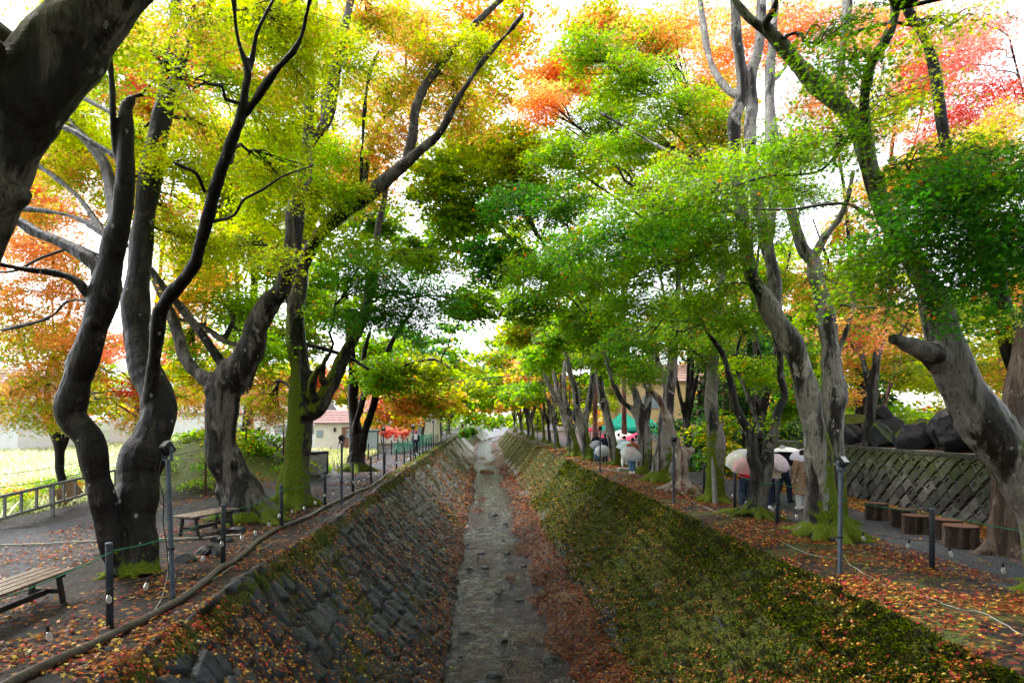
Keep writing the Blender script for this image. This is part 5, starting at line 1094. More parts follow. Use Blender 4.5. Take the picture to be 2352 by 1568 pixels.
# --- pitched block retaining wall
def block_wall():
    t = empty('block_wall', (12, 19, 0)); tag(t, 'mossy retaining wall of pitched diamond shaped concrete blocks behind the log stools', 'retaining wall'); off = Vector(t.location)
    Y0, Y1, H = 6.0, 29.5, 1.62; xb = lambda z: 11.86 + .10 * z
    m = MB(); m.add([(xb(0) + .02, Y0, -.2), (xb(0) + .02, Y1, -.2), (xb(H) + .02, Y1, H), (xb(H) + .02, Y0, H), (12.9, Y0, H - .01), (12.9, Y1, H - .01)], [(0, 1, 2, 3), (3, 2, 5, 4)])
    o = m.build('backing', CONC, None); o.data.transform(Matrix.Translation(-off)); o.parent = t
    blocks = MB(); rr = random.Random(8); s = .335; d = s * math.sqrt(2); row = 0; cols = []
    def P(y, z, out): return Vector((xb(z) - out, y, z))
    nrow = int(H / (d / 2)) + 2
    for r_ in range(nrow):
        zc = r_ * d / 2 - .04; n = int((Y1 - Y0) / d)
        for c in range(n):
            yc = Y0 + d * (c + .5 * (r_ % 2)) + rr.uniform(-.008, .008); kx = rr.random()
            out = .035 + .055 * rr.random(); g = .92; top = H - .10
            # a rectangular pitched stone leaning one way or the other
            el = 1.0; q = [(0, -1), (1, 0), (0, 1), (-1, 0)]
            hs = d / 2 * g; pts = [(yc + a * hs, zc + b * hs) for a, b in q]
            pts = [(y, min(max(z, -.12), top)) for y, z in pts]
            if max(p[1] for p in pts) - min(p[1] for p in pts) < .05: continue
            cy, cz = sum(p[0] for p in pts) / 4, sum(p[1] for p in pts) / 4
            f = .80 + .08 * rr.random()
            lo = [P(y, z, -.02) for y, z in pts]; hi = [P(cy + (y - cy) * f, cz + (z - cz) * f, out + rr.uniform(-.008, .008)) for y, z in pts]
            b = len(blocks.v)
            if kx < .38:      # recessed panel
                f2 = f * .62; inn = [P(cy + (y - cy) * f2, cz + (z - cz) * f2, out) for y, z in pts]; dp = [P(cy + (y - cy) * f2 * .86, cz + (z - cz) * f2 * .86, out - .028) for y, z in pts]
                blocks.add(lo + hi + inn + dp, [(i, (i + 1) % 4, 4 + (i + 1) % 4, 4 + i) for i in range(4)] + [(4 + i, 4 + (i + 1) % 4, 8 + (i + 1) % 4, 8 + i) for i in range(4)] + [(8 + i, 8 + (i + 1) % 4, 12 + (i + 1) % 4, 12 + i) for i in range(4)] + [(12, 13, 14, 15)]); nf = 13
            else:
                blocks.add(lo + hi, [(i, (i + 1) % 4, 4 + (i + 1) % 4, 4 + i) for i in range(4)] + [(4, 5, 6, 7)]); nf = 5
            cols += [rr.random()] * nf
    me = bpy.data.meshes.new('blocks'); me.from_pydata([tuple(Vector(v) - off) for v in blocks.v], [], blocks.f); attr(me, 'rid', np.array(cols), 'FACE')
    b = NT('mossy_concrete_blocks'); p = b.coord(); n1 = b.noise(p, 7, 5, .65); zz = b.sep(b.pos(), 2)
    c = b.ramp(b.attr('rid'), [(0, (.035, .037, .036)), (.5, (.075, .078, .072)), (.85, (.13, .13, .125)), (1, (.18, .18, .175))])
    c = b.mix(b.ramp(n1, [(.35, 0.0), (.7, .8)]), c, (.02, .02, .018))
    mf = b.math('ADD', b.math('MULTIPLY', zz, .35), b.math('MULTIPLY', n1, 1.0)); mf = b.step(mf, .72, 1.0)
    c = b.mix(b.math('MULTIPLY', mf, .75), c, b.ramp(b.noise(p, 30, 4), [(.3, (.025, .038, .010)), (.7, (.08, .10, .02))]))
    me.materials.append(b.done(b.pbsdf(c, b.ramp(n1, [(.3, .4), (.7, .8)]), .5, b.bump(b.noise(p, 45, 5, .7), .7, .02)))); link(bpy.data.objects.new('blocks', me), t)
    cp = MB(); n = 60
    for i in range(n):
        ya = Y0 + (Y1 - Y0) * i / n; yb = Y0 + (Y1 - Y0) * (i + 1) / n
        cp.box((xb(H) - .0 + .1, (ya + yb) / 2, H - .045), (.30, (yb - ya) * .985, .10), bev=.01)
    o = cp.build('coping', simple('mossy_coping', (.055, .058, .045), .85, .3, .5, 4, .6), None); o.data.transform(Matrix.Translation(-off)); o.parent = t
block_wall()

# --- rocks
def rock(name, label, x, y, z, sx, sy, sz, seed, mat, cat='boulder', grp=None):
    bm = bmesh.new(); bmesh.ops.create_icosphere(bm, subdivisions=4, radius=1)
    co = np.array([v.co[:] for v in bm.verts]); rr = np.random.default_rng(seed)
    for _ in range(12):
        d = rr.normal(size=3); d /= np.linalg.norm(d); h = rr.uniform(.62, .9); k = co @ d; co = co - np.clip(k - h, 0, None)[:, None] * d
    nn = (fbm(co[:, 0] * 2 + co[:, 2] + seed, co[:, 1] * 2 - co[:, 2], seed, 4) - .5) * .30; co = co * (1 + nn)[:, None] * np.array([sx, sy, sz])
    for v, c in zip(bm.verts, co): v.co = c
    me = bpy.data.meshes.new(name); bm.to_mesh(me); bm.free(); me.materials.append(mat); me.polygons.foreach_set('use_smooth', [False] * len(me.polygons))
    o = bpy.data.objects.new(name, me); link(o); o.location = (x, y, z); o.rotation_euler = (0, 0, rr.uniform(0, 3)); return tag(o, label, cat, grp)
mr = NT('mossy_boulder'); _p = mr.coord(); _n = mr.noise(_p, 3, 5, .6); _up = mr.sep(mr.nrm(), 2)
_f = mr.step(mr.math('ADD', mr.math('MULTIPLY', _up, .5), mr.math('MULTIPLY', _n, 1.0)), .62, .9)
MROCK = mr.done(mr.pbsdf(mr.mix(_f, mr.ramp(mr.noise(_p, 8, 5), [(.3, (.010, .011, .013)), (.7, (.035, .037, .042))]), mr.ramp(mr.noise(_p, 26, 4), [(.3, (.03, .045, .006)), (.7, (.10, .13, .012))])), .6, .4, mr.bump(mr.noise(_p, 14, 5, .7), .8, .05)))
RK = 'dark boulders on top of the block wall'
for k, (px, py, Y, w_, h_, mt, lab) in enumerate(((2180, 1000, 16.5, 80, 44, MROCK, 'mossy green boulder nearest the leaning trunk'), (2085, 985, 18.2, 66, 52, DARKROCK, 'large angular black boulder at the middle of the wall top'), (2010, 1000, 20.0, 42, 42, DARKROCK, 'round shaded boulder left of the large angular one'),
        (1965, 1005, 21.8, 36, 38, MROCK, 'dim mossy boulder next to the grey wishbone trunk'), (1930, 1005, 23.5, 36, 36, DARKROCK, 'boulder half hidden behind the wishbone trunk'), (2275, 1010, 14.8, 70, 44, DARKROCK, 'black boulder behind the leaning trunk at the right'), (2028, 945, 22.5, 24, 20, DARKROCK, 'small pointed rock on the terrace under the orange spray'))):
    c = W(px, py, Y); q = Y / F; rock('boulder', lab, max(c[0], 12.75), Y, c[2] - .10, w_ * q * .98, w_ * q * .95, h_ * q * 1.15, 40 + k, mt, grp=RK)
for k, (Y, w_, h_) in enumerate(((15.7, .62, .42), (17.3, .55, .5), (19.1, .6, .5), (20.9, .6, .45), (22.6, .6, .5), (24.6, .7, .5), (26.2, .6, .45))):
    rock('boulder', ['mossy low', 'squat dark', 'broken', 'rounded mossy', 'leaf dusted', 'blackish', 'farthest'][k] + ' filler boulder wedged between the larger ones on the block wall', 13.3 + .2 * (k % 2), Y, 2.05 + .05 * (k % 3), w_ * 1.3, w_ * 1.2, h_ * 1.1, 80 + k, MROCK if k % 2 else DARKROCK, grp=RK)
for k, (px, py, Y, w_, h_, lab) in enumerate(((470, 1262, 12.6, 34, 20, 'black wet stone on the ground below the second bench'), (425, 1285, 12.0, 26, 14, 'flat black stone nearest the leaning pole'), (512, 1240, 14.0, 30, 16, 'dark stone behind the second round post'), (545, 1225, 15.2, 26, 12, 'low dark stone at the root of the grey maple'), (498, 1268, 12.4, 18, 22, 'upright dark stone just left of the round post'))):
    c = W(px, py, Y); q = Y / F; rock('stone', lab, c[0], Y, gz(c[0], Y) + .03, w_ * q, w_ * q * .8, h_ * q, 60 + k, DARKROCK, 'stone', 'dark stones by the bench')
for k in range(34):
    rr = random.Random(300 + k); y = 13 + 28 * rr.random() ** 1.4; u = rr.uniform(-.75, 1.7); s = rr.uniform(.05, .15) * (1 + y / 60)
    rock('stream_stone', 'small wet stone breaking the surface of the stream, one of many alike', u, y, -3.0 + rr.uniform(-.03, .01), s * 1.3, s, s * .5, 400 + k, DARKROCK, 'stone', 'wet stones in the stream')

# --- splintered stake, ladder fence, rusty posts, white kerb line
m = MB(); b = W(1640, 1166, 19.5); m.tube([(b[0] + .05, 19.5, -.1), (b[0] + .02, 19.5, .5), (b[0] - .02, 19.5, 1.05), (b[0] - .06, 19.5, 1.42)], [.085, .075, .055, .012], 7); tag(m.build('stake', GREYWOOD, None), 'pointed splintered grey stake beside the moss skirted trunk', 'stake')
def lfence():
    A = Vector((-10.7, 14.6, .24)); B = Vector((-12.2, 24.2, .36)); t = empty('rail_fence', A); tag(t, 'weathered grey ladder shaped rail fence at the field edge', 'fence'); d = B - A
    for name, h in (('top_rail', .5), ('bottom_rail', 0)):
        m = MB(); m.tube([Vector((0, 0, h)), d * .5 + Vector((0, 0, h)), d + Vector((0, 0, h))], .045, 4); m.build(name, GREYWOOD, t)
    for k in range(13):
        m = MB(); p = d * ((k + .3) / 13); m.box(p + Vector((0, 0, .25)), (.05, .06, .5 if k % 4 else .5)); m.build('rung', GREYWOOD, t)
    for k in (0, 4, 8, 12):
        m = MB(); p = d * ((k + .3) / 13); m.box(p + Vector((.06, 0, .05)), (.07, .07, 1.0)); m.build('support', GREYWOOD, t)
lfence()
RUST = simple('rusted_iron', (.055, .026, .02), .8, .3, .4, 20, .4)
rps = [((472, 1055), 22, 955, 'rusty post behind the fork of the stout grey maple'), ((565, 1020), 26, 940, 'thin rusty post on the weedy mound'), ((651, 1010), 27, 938, 'rusty post touching the mossy trunk on the mound'), ((752, 1010), 29, 0, '')]
for k, ((px, py), Y, top, lab) in enumerate(rps[:3]):
    c = W(px, py, Y); zt = W(px, top, Y)[2]; m = MB(); z0 = gz(c[0], Y); m.tube([(0, 0, -.2), (.01, 0, (zt - z0) * .5), (0, .01, zt - z0)], .035, 6)
    tag(m.build('fence_post', RUST, None, loc=(c[0], Y, z0)), lab, 'post', 'rusty posts on the mound')
m = MB(); c = W(625, 1015, 26.5); m.tube([(c[0], 26.5, c[2] - .5), (c[0] + .9, 26.7, c[2] + .55)], .03, 6); tag(m.build('pole', RUST, None), 'slanting dark pole propped beside the mossy trunk', 'pole')
m = MB()
for z in (1.0, .65): m.tube([(-13.6, 13, z - .1), (-13.0, 20, z), (-9.6, 22.5, z + .75), (-9.1, 26, z + 1.1), (-7.6, 27.5, z + 1.0)], .010, 4)
for z in (1.0,): m.tube([(-13.6, 13, z - .1), (-13.61, 13, z - .45)], .010, 4)
tag(m.build('wire_fence', CABLE_B, None), 'slack dark wires strung behind the weeds on the mound', 'wire')
m = MB(); P = pxg((-300, 1262), (0, 1253), (120, 1249), (230, 1244), (380, 1241), (460, 1236), (560, 1228)); 
for (x0, y0), (x1, y1) in zip(P[:-1], P[1:]): m.box(((x0 + x1) / 2, (y0 + y1) / 2, gz((x0 + x1) / 2, (y0 + y1) / 2) + .03), (abs(x1 - x0), .05, .035), Matrix.Rotation(math.atan2(y1 - y0, x1 - x0), 3, 'Z'))
tag(m.build('white_pipe', CABLE_W, None), 'thin white pipe laid straight across the left path', 'pipe')
m = MB(); c = W(155, 1165, 20); m.box((c[0], 20, .35), (.75, .04, .5), Matrix.Rotation(R(-35), 3, 'Y')); tag(m.build('board', simple('tan_board', (.16, .10, .06), .7, .3, .3, 6, .3), None), 'brown board leaning on the ladder fence', 'board')

# --- concrete bin on the mound
t = empty('storage_bin', (-6.95, 28.2, .25), R(-18)); tag(t, 'stained concrete bin with a black lid beside the mossy trunk', 'storage bin')
m = MB(); m.box((0, 0, .38), (.80, .8, .85), taper=1.12, bev=.02); m.build('body', CONC, t); m = MB(); m.box((0, 0, .86), (.98, .98, .12), bev=.02); m.build('lid', DARKROCK, t); m = MB(); m.box((.46, -.05, .42), (.05, .7, .8), bev=.01); m.build('side_panel', CONC, t)

# --- buildings beyond the left meadow
CREAM = simple('cream_render', (.74, .70, .60), .85, .2, .08, 2, .1); PINKROOF = simple('brown_pink_roof', (.35, .22, .20), .6, .3, .2, 3, .1); WHITE = simple('white_cladding', (.78, .78, .77), .7, .3, .06, 2)
DOORB = simple('brown_door_boards', (.26, .13, .08), .55, .4, .25, 8, .2); PANE = simple('pale_window_glass', (.30, .36, .42), .1, .7, .15, 3); TRIM = simple('grey_trim', (.35, .36, .38), .5, .4, .1, 5)
def house(name, label, x, y, z, w_, d_, h_, rh, wall, roof, wins, door=None, rz=0, cat='building'):
    t = empty(name, (x, y, z), rz); tag(t, label, cat); m = MB(); m.box((0, 0, h_ / 2), (w_, d_, h_)); m.build('wall', wall, t)
    m = MB(); e = .35; X, Yd = w_ / 2 + e, d_ / 2 + e
    m.add([(-X, -Yd, h_), (X, -Yd, h_), (X, Yd, h_), (-X, Yd, h_), (-X, 0, h_ + rh), (X, 0, h_ + rh), (-X, -Yd, h_ - .12), (X, -Yd, h_ - .12), (X, Yd, h_ - .12), (-X, Yd, h_ - .12)], [(0, 1, 5, 4), (2, 3, 4, 5), (0, 4, 3), (1, 2, 5), (6, 7, 1, 0), (8, 9, 3, 2), (7, 8, 2, 1), (9, 6, 0, 3), (9, 8, 7, 6)])
    for k in range(1, 7):
        f = k / 7; m.box((0, -Yd * (1 - f), h_ + rh * f + .02), (2 * X, .05, .05))
    m.build('roof', roof, t)
    for wx, wz, ww, wh in wins:
        f = MB(); f.box((wx, -d_ / 2 - .01, wz), (ww, .09, wh), bev=.01); fo = f.build('window', TRIM, t); q = MB()
        q.box((wx - ww * .24, -d_ / 2 - .045, wz), (ww * .42, .05, wh * .84)); q.box((wx + ww * .24, -d_ / 2 - .045, wz), (ww * .42, .05, wh * .84)); q.build('pane', PANE, fo)
    if door:
        dx, dw, dh, mat = door; q = MB()
        for k in range(6): q.box((dx - dw / 2 + dw * (k + .5) / 6, -d_ / 2 - .03, dh / 2), (dw / 6 - .012, .08, dh))
        do = q.build('door', mat, t); q = MB(); q.box((dx - dw * .35, -d_ / 2 - .10, dh * .48), (.05, .06, .16)); q.build('handle', IRON, do)
    return t
h1 = house('house', 'cream house with brown plank door beyond the bright path', -11.7, 58, -.1, 3.6, 5, 2.35, 1.0, CREAM, PINKROOF, [(-1.4, 1.4, .5, .6)], (.9, 1.0, 1.95, DOORB))
m = MB(); m.lathe([(.04, 0), (.09, .1), (.09, .3), (.03, .38)], (-.15, -2.62, 1.55), 8); m.build('wall_lamp', IRON, h1); m = MB(); m.box((1.0, -2.6, 1.3), (.38, .05, .4)); m.build('notice', PANE, h1)
house('house', 'long white building with wide windows behind the mossy trunk', -20.5, 62, -.1, 13, 6, 3.2, 1.2, WHITE, TRIM, [(3.5, 1.7, 1.6, .8), (5.3, 1.7, 1.6, .8), (-1, 1.7, 1.8, .9)])
house('house', 'cream building with a pink flat front behind the shed', -8.6, 74, -.1, 8, 6, 3.4, 1.0, CREAM, PINKROOF, [(2, 1.6, 1.2, 1), (-1, 1.6, 1.2, 1)])
house('house', 'white house at the far left across the meadow', -47, 62, -.2, 16, 9, 5.2, 2.2, WHITE, PINKROOF, [(2, 1.6, 1.6, 1.2), (5.5, 1.6, 1.6, 1.2), (-2, 1.6, 1.6, 1.2), (3.5, 4.0, 1.4, .9)])
house('house', 'pale building with a long band of windows seen between the left trunks', -37, 84, -.2, 13, 8, 6.0, 1.4, WHITE, TRIM, [(-4, 4.6, 2.4, 1.2), (-1, 4.6, 2.4, 1.2), (2, 4.6, 2.4, 1.2), (5, 4.6, 2.4, 1.2)])
t = empty('garden_shed', (-8.9, 52, -.05), R(6)); tag(t, 'grey corrugated metal shed at the end of the bright path', 'shed'); SHED = simple('shed_sheet', (.42, .47, .50), .4, .5, .1, 4); SHEDD = simple('shed_dark_sheet', (.13, .15, .15), .5, .4, .1, 4)
m = MB()
for k in range(16): m.box((-.95 + k * .128, -.85, .8), (.085, .05, 1.55))
m.box((0, 0, .8), (2.1, 1.65, 1.6)); m.build('body', SHED, t)
m = MB()
for k in range(9): m.box((1.06, -.78 + k * .19, .8), (.05, .11, 1.55))
m.build('side_sheet', SHEDD, t); m = MB(); m.box((0, 0, 1.66), (2.45, 2.0, .11), Matrix.Rotation(R(-4), 3, 'X'), bev=.02); m.build('roof', SHED, t)
# green net
NET = NT('green_mesh_net'); NET = NET.done(NET.pbsdf(NET.ramp(NET.noise(NET.coord(), 3, 4), [(.3, (.04, .42, .28)), (.7, (.10, .58, .42))]), .6, .3, Alpha=.62))
m = MB(); A = [(x, y) for x, y in PP[4:]]; A += [(-5.0, 75), (-5.1, 82)]; nn = 10; vs = []
for (x0, y0), (x1, y1) in zip(A[:-1], A[1:]):
    for i in range(nn):
        f = i / nn; x = x0 + (x1 - x0) * f + .09; y = y0 + (y1 - y0) * f; top = (.82 if y < 60 else 1.15) - .28 * 4 * f * (1 - f) * .6
        for j in range(5): vs.append((x + .05 * math.sin(f * 12 + j), y, gz(x, y) + .02 + top * j / 4))
n = len(vs) // 5; m.add(vs, [(i * 5 + j, (i + 1) * 5 + j, (i + 1) * 5 + j + 1, i * 5 + j + 1) for i in range(n - 1) for j in range(4)])
tag(m.build('net', NET, None, True), 'sagging green net hung on the posts beside the bright path', 'net')
# round shrubs at the bend
for k, (px, py, Y, r_) in enumerate(((1066, 977, 96, .75), (1082, 972, 112, 1.0))):
    c = W(px, py, Y); cr = Crown(700 + k); cr.puff(c[0], Y, .55, r_, r_, .6, 'dg:2+g', 3.5, size=.28); cr.puff(c[0], Y, .3, r_ * .9, r_ * .9, .4, 'dg', 3.0, size=.28)
    o = cr.build(None, 'round_shrub'); tag(o, ['small clipped round shrub at the bend of the canal', 'larger clipped round shrub at the bend of the canal'][k], 'shrub')

# --- weeds and grass
def blades(name, label, n, fn, col, hmin, hmax, wd, seed, broad=.3):
    rng = np.random.default_rng(seed); x, y, keep = fn(rng, n); x, y = x[keep], y[keep]; n = len(x); z = ground_z(x, y)
    h = rng.uniform(hmin, hmax, n); a = rng.uniform(0, 2 * math.pi, n); w_ = wd * rng.uniform(.6, 1.4, n) * np.maximum(1, y / 22); ln = rng.uniform(.1, .7, n) * h
    ca, sa = np.cos(a), np.sin(a); b = rng.uniform(0, 2 * math.pi, n)
    V = np.stack([np.stack([x - ca * w_ / 2, y - sa * w_ / 2, z - .02], 1), np.stack([x + ca * w_ / 2, y + sa * w_ / 2, z - .02], 1),
                  np.stack([x + ca * w_ * .45 + np.cos(b) * ln * .4, y + sa * w_ * .45 + np.sin(b) * ln * .4, z + h * .6], 1), np.stack([x + np.cos(b) * ln, y + np.sin(b) * ln, z + h], 1)], 1).reshape(-1, 3)
    me = mesh_fixed(name, V, 4, LEAF); c = np.array(col)[rng.integers(0, len(col), n)] * rng.uniform(.6, 1.3, (n, 1)); attr(me, 'leafcol', c, 'FACE')
    return tag(link(bpy.data.objects.new(name, me)), label, 'grass', kind='stuff')
def f_mound(rng, n):
    x = rng.uniform(-15, -6.2, n); y = rng.uniform(22, 33, n); q = np.sqrt(((x + 10.7) / 4.6) ** 2 + ((y - 28.0) / 6.0) ** 2); return x, y, (q < .93) & (fbm(x, y, 5, 3) > .25 + .35 * (q > .72))
def f_field(rng, n):
    y = 14 + 56 * rng.random(n) ** 1.5; x = -rng.uniform(11.9, 13, n) - rng.random(n) * y * .55; return x, y, fbm(x * .5, y * .5, 6, 3) > .25
def f_verge(rng, n):
    y = 7 + 60 * rng.random(n) ** 1.3; s = rng.random(n) < .45; x = np.where(s, rng.uniform(-4.2, -3.7, n), rng.uniform(5.2, 7.6, n)); return x, y, np.where(s, (fbm(x, y * .6, 7, 3) > .4) & (y > 25), fbm(x * 1.5, y * 1.5, 7, 3) > .55)
def f_mid(rng, n):
    y = rng.uniform(33, 52, n); x = rng.uniform(-12, -7.5, n); return x, y, fbm(x, y, 9, 3) > .4
cr = Crown(730); _r = np.random.default_rng(31)
for k in range(120):
    x_, y_ = _r.uniform(-15, -6.4), _r.uniform(22.3, 33); q = math.hypot((x_ + 10.7) / 4.6, (y_ - 28) / 6.0)
    if q > .95 or (q > .72 and _r.random() < .5): continue
    cr.puff(x_, y_, gz(x_, y_) + _r.uniform(.05, .22), _r.uniform(.4, .8), .5, _r.uniform(.12, .3), ['g', 'g+lm', 'lm+yg', 'dg+g', 'yl+lm:2'][k % 5], .9, size=.11)
tag(cr.build(None, 'weeds'), 'lush green weeds covering the mound behind the left path', 'weeds', kind='stuff')
blades('grass', 'tall sunlit meadow grass beyond the ladder fence', 70000, f_field, [(.58, .62, .34), (.70, .70, .48), (.44, .54, .22), (.74, .70, .54)], .15, .5, .013, 32)
blades('grass', 'short grass tufts along the crests of both canal banks', 16000, f_verge, [(.10, .15, .02), (.06, .10, .015), (.20, .21, .04)], .02, .08, .012, 33)
blades('grass', 'pale dry grass beside the shed and the bright path', 9000, f_mid, [(.45, .48, .25), (.35, .42, .12), (.55, .5, .3)], .1, .45, .03, 34)
# low bush at the field edge and leafy strip along the fence
cr = Crown(711)
for k in range(9): cr.puff(-12.6 - .25 * k + (k % 2) * .5, 15.5 + k * 1.1, .25 + .1 * (k % 3), .7, .6, .35, ['lm+yg', 'od+g', 'g+lm'][k % 3], 1.2, size=.12)
tag(cr.build(None, 'undergrowth'), 'tangled leafy undergrowth behind the ladder fence', 'undergrowth', kind='stuff')
cr = Crown(712)
for k in range(10): cr.puff(11.3 + rng.uniform(-.6, .8), 30 + k * .55, .25 + .2 * rng.random(), .8, .6, .35, ['lm+yg', 'dg', 'g+lm'][k % 3], 1.2, size=.14)
for k in range(16): cr.puff(12.8 + rng.uniform(0, 6), 24 + rng.uniform(0, 8), 2.3 + .3 * rng.random(), .8, .6, .3, ['lm+yg', 'dg+g', 'yg+lm'][k % 3], .9, size=.16)
tag(cr.build(None, 'undergrowth'), 'low leafy plants at the edge of the conifer thicket', 'undergrowth', kind='stuff')
# twiggy debris heaps in the stream
cr = MB(); rr = random.Random(5)
for (u0, y0, r0, n0) in ((1.7, 28.5, .6, 170), (1.15, 23.6, .5, 60), (1.2, 17.2, .4, 50), (.2, 26.3, .3, 30), (.9, 14.8, .5, 50), (2.2, 19, .4, 60), (-.3, 41, .4, 30)):
    for _ in range(n0):
        a = rr.uniform(0, 6.28); q = r0 * rr.random() ** .6; x = u0 + q * math.cos(a); y = y0 + q * 1.6 * math.sin(a); z = max(float(bed_z(x, y)), -3.0) + rr.uniform(0, .1); b = rr.uniform(0, 6.28); L = rr.uniform(.12, .4)
        cr.tube([(x, y, z), (x + L * math.cos(b) * .5, y + L * math.sin(b) * .5, z + rr.uniform(0, .08)), (x + L * math.cos(b), y + L * math.sin(b), z + rr.uniform(-.04, .06))], .006, 3, False)
tag(cr.build('debris', simple('drift_twigs', (.16, .11, .07), .7, .3, .4, 5), None), 'tangled drift of dead twigs and reeds in the stream', 'debris', kind='stuff')

def moss_tufts(n, seed):
    rng = np.random.default_rng(seed); e = -.7; y = (5.6 ** e + rng.random(n) * (40 ** e - 5.6 ** e)) ** (1 / e); t = rng.uniform(-.18, 3.6, n) * np.where(rng.random(n) < .35, .25, 1)
    keep = rng.random(n) < (.35 + .65 * sstep(.25, .55, fbm(y * 1.3, t * 1.3, 91, 3))); y, t = y[keep], t[keep]; n = len(y)
    p0 = np.stack(wall_point(1, t, y), 1); a = np.stack(wall_point(1, t + .04, y), 1) - p0; b = np.stack(wall_point(1, t, y + .04), 1) - p0; nr = np.cross(a, b) * -1; nr *= np.sign(nr[:, 2:3]); nr /= np.linalg.norm(nr, axis=1, keepdims=True)
    L = rng.uniform(.025, .06, n) * np.maximum(1, y / 16); d = nr * .8 + rng.normal(size=(n, 3)) * .45 + np.array([-.35, 0, -.35]); d /= np.linalg.norm(d, axis=1, keepdims=True)
    sd = np.cross(d, rng.normal(size=(n, 3))); sd /= np.linalg.norm(sd, axis=1, keepdims=True); wd = (L * .28)[:, None]
    V = np.stack([p0 - sd * wd, p0 + sd * wd, p0 + d * L[:, None]], 1).reshape(-1, 3)
    me = mesh_fixed('moss', V, 3, LEAF); c = np.array([(.025, .038, .004), (.06, .08, .007), (.13, .155, .010), (.012, .02, .003)])[rng.integers(0, 4, n)] * rng.uniform(.6, 1.2, (n, 1)); attr(me, 'leafcol', c, 'FACE')
    tag(link(bpy.data.objects.new('moss', me)), 'shaggy moss tufts hanging over the right canal wall', 'moss', kind='stuff')
moss_tufts(190000, 5)
# ------------------------------------------------------------------ people, umbrellas, stalls
SKIN = simple('skin', (.52, .33, .24), .5, .35, .08, 14)
def fabric(name, col, var=.18): return simple(name, col, .85, .2, var, 16, .35)
def loft(m, rings, n=16):
    """rings: (cx, cy, cz, rx, ry)"""
    vs = [(cx + rx * math.cos(2 * math.pi * k / n), cy + ry * math.sin(2 * math.pi * k / n), cz) for cx, cy, cz, rx, ry in rings for k in range(n)]
    fs = [(i * n + k, i * n + (k + 1) % n, (i + 1) * n + (k + 1) % n, (i + 1) * n + k) for i in range(len(rings) - 1) for k in range(n)]
    fs += [tuple(range(n))[::-1], tuple((len(rings) - 1) * n + k for k in range(n))]; m.add(vs, fs)
def ball(m, c, r, n=12):
    rx, ry, rz = r if hasattr(r, '__len__') else (r, r, r)
    loft(m, [(c[0], c[1], c[2] + rz * math.cos(math.pi * j / 10), max(.001, rx * math.sin(math.pi * j / 10)), max(.001, ry * math.sin(math.pi * j / 10))) for j in range(10, -1, -1)], n)
def skin(mb, name, mat, parent, vox, wr=0.0, seed=0):
    tmp = mb.build(name, mat, None, True); md = tmp.modifiers.new('r', 'REMESH'); md.mode = 'VOXEL'; md.voxel_size = vox; md.use_smooth_shade = True
    s = tmp.modifiers.new('s', 'SMOOTH'); s.iterations = 2; s.factor = .5
    me = bpy.data.meshes.new_from_object(tmp.evaluated_get(bpy.context.evaluated_depsgraph_get())); bpy.data.objects.remove(tmp)
    n = len(me.vertices)
    if wr and n:
        co = np.empty(n * 3, np.float32); me.vertices.foreach_get('co', co); co = co.reshape(-1, 3).astype(float); no = np.empty(n * 3, np.float32); me.vertex_normals.foreach_get('vector', no); no = no.reshape(-1, 3)
        a = np.arctan2(co[:, 1], co[:, 0]); d = wr * ((fbm(a * 3 + co[:, 2] * 2, co[:, 2] * 5 + a, seed, 3) - .5) * 1.6 + .5 * np.sin(a * 9 + co[:, 2] * 3) * sstep(.9, .5, co[:, 2])); co += no * d[:, None]
        me.vertices.foreach_set('co', co.astype(np.float32).ravel())
    me.materials.clear(); me.materials.append(mat); me.polygons.foreach_set('use_smooth', np.ones(len(me.polygons), bool)); me.update()
    return link(bpy.data.objects.new(name, me), parent)
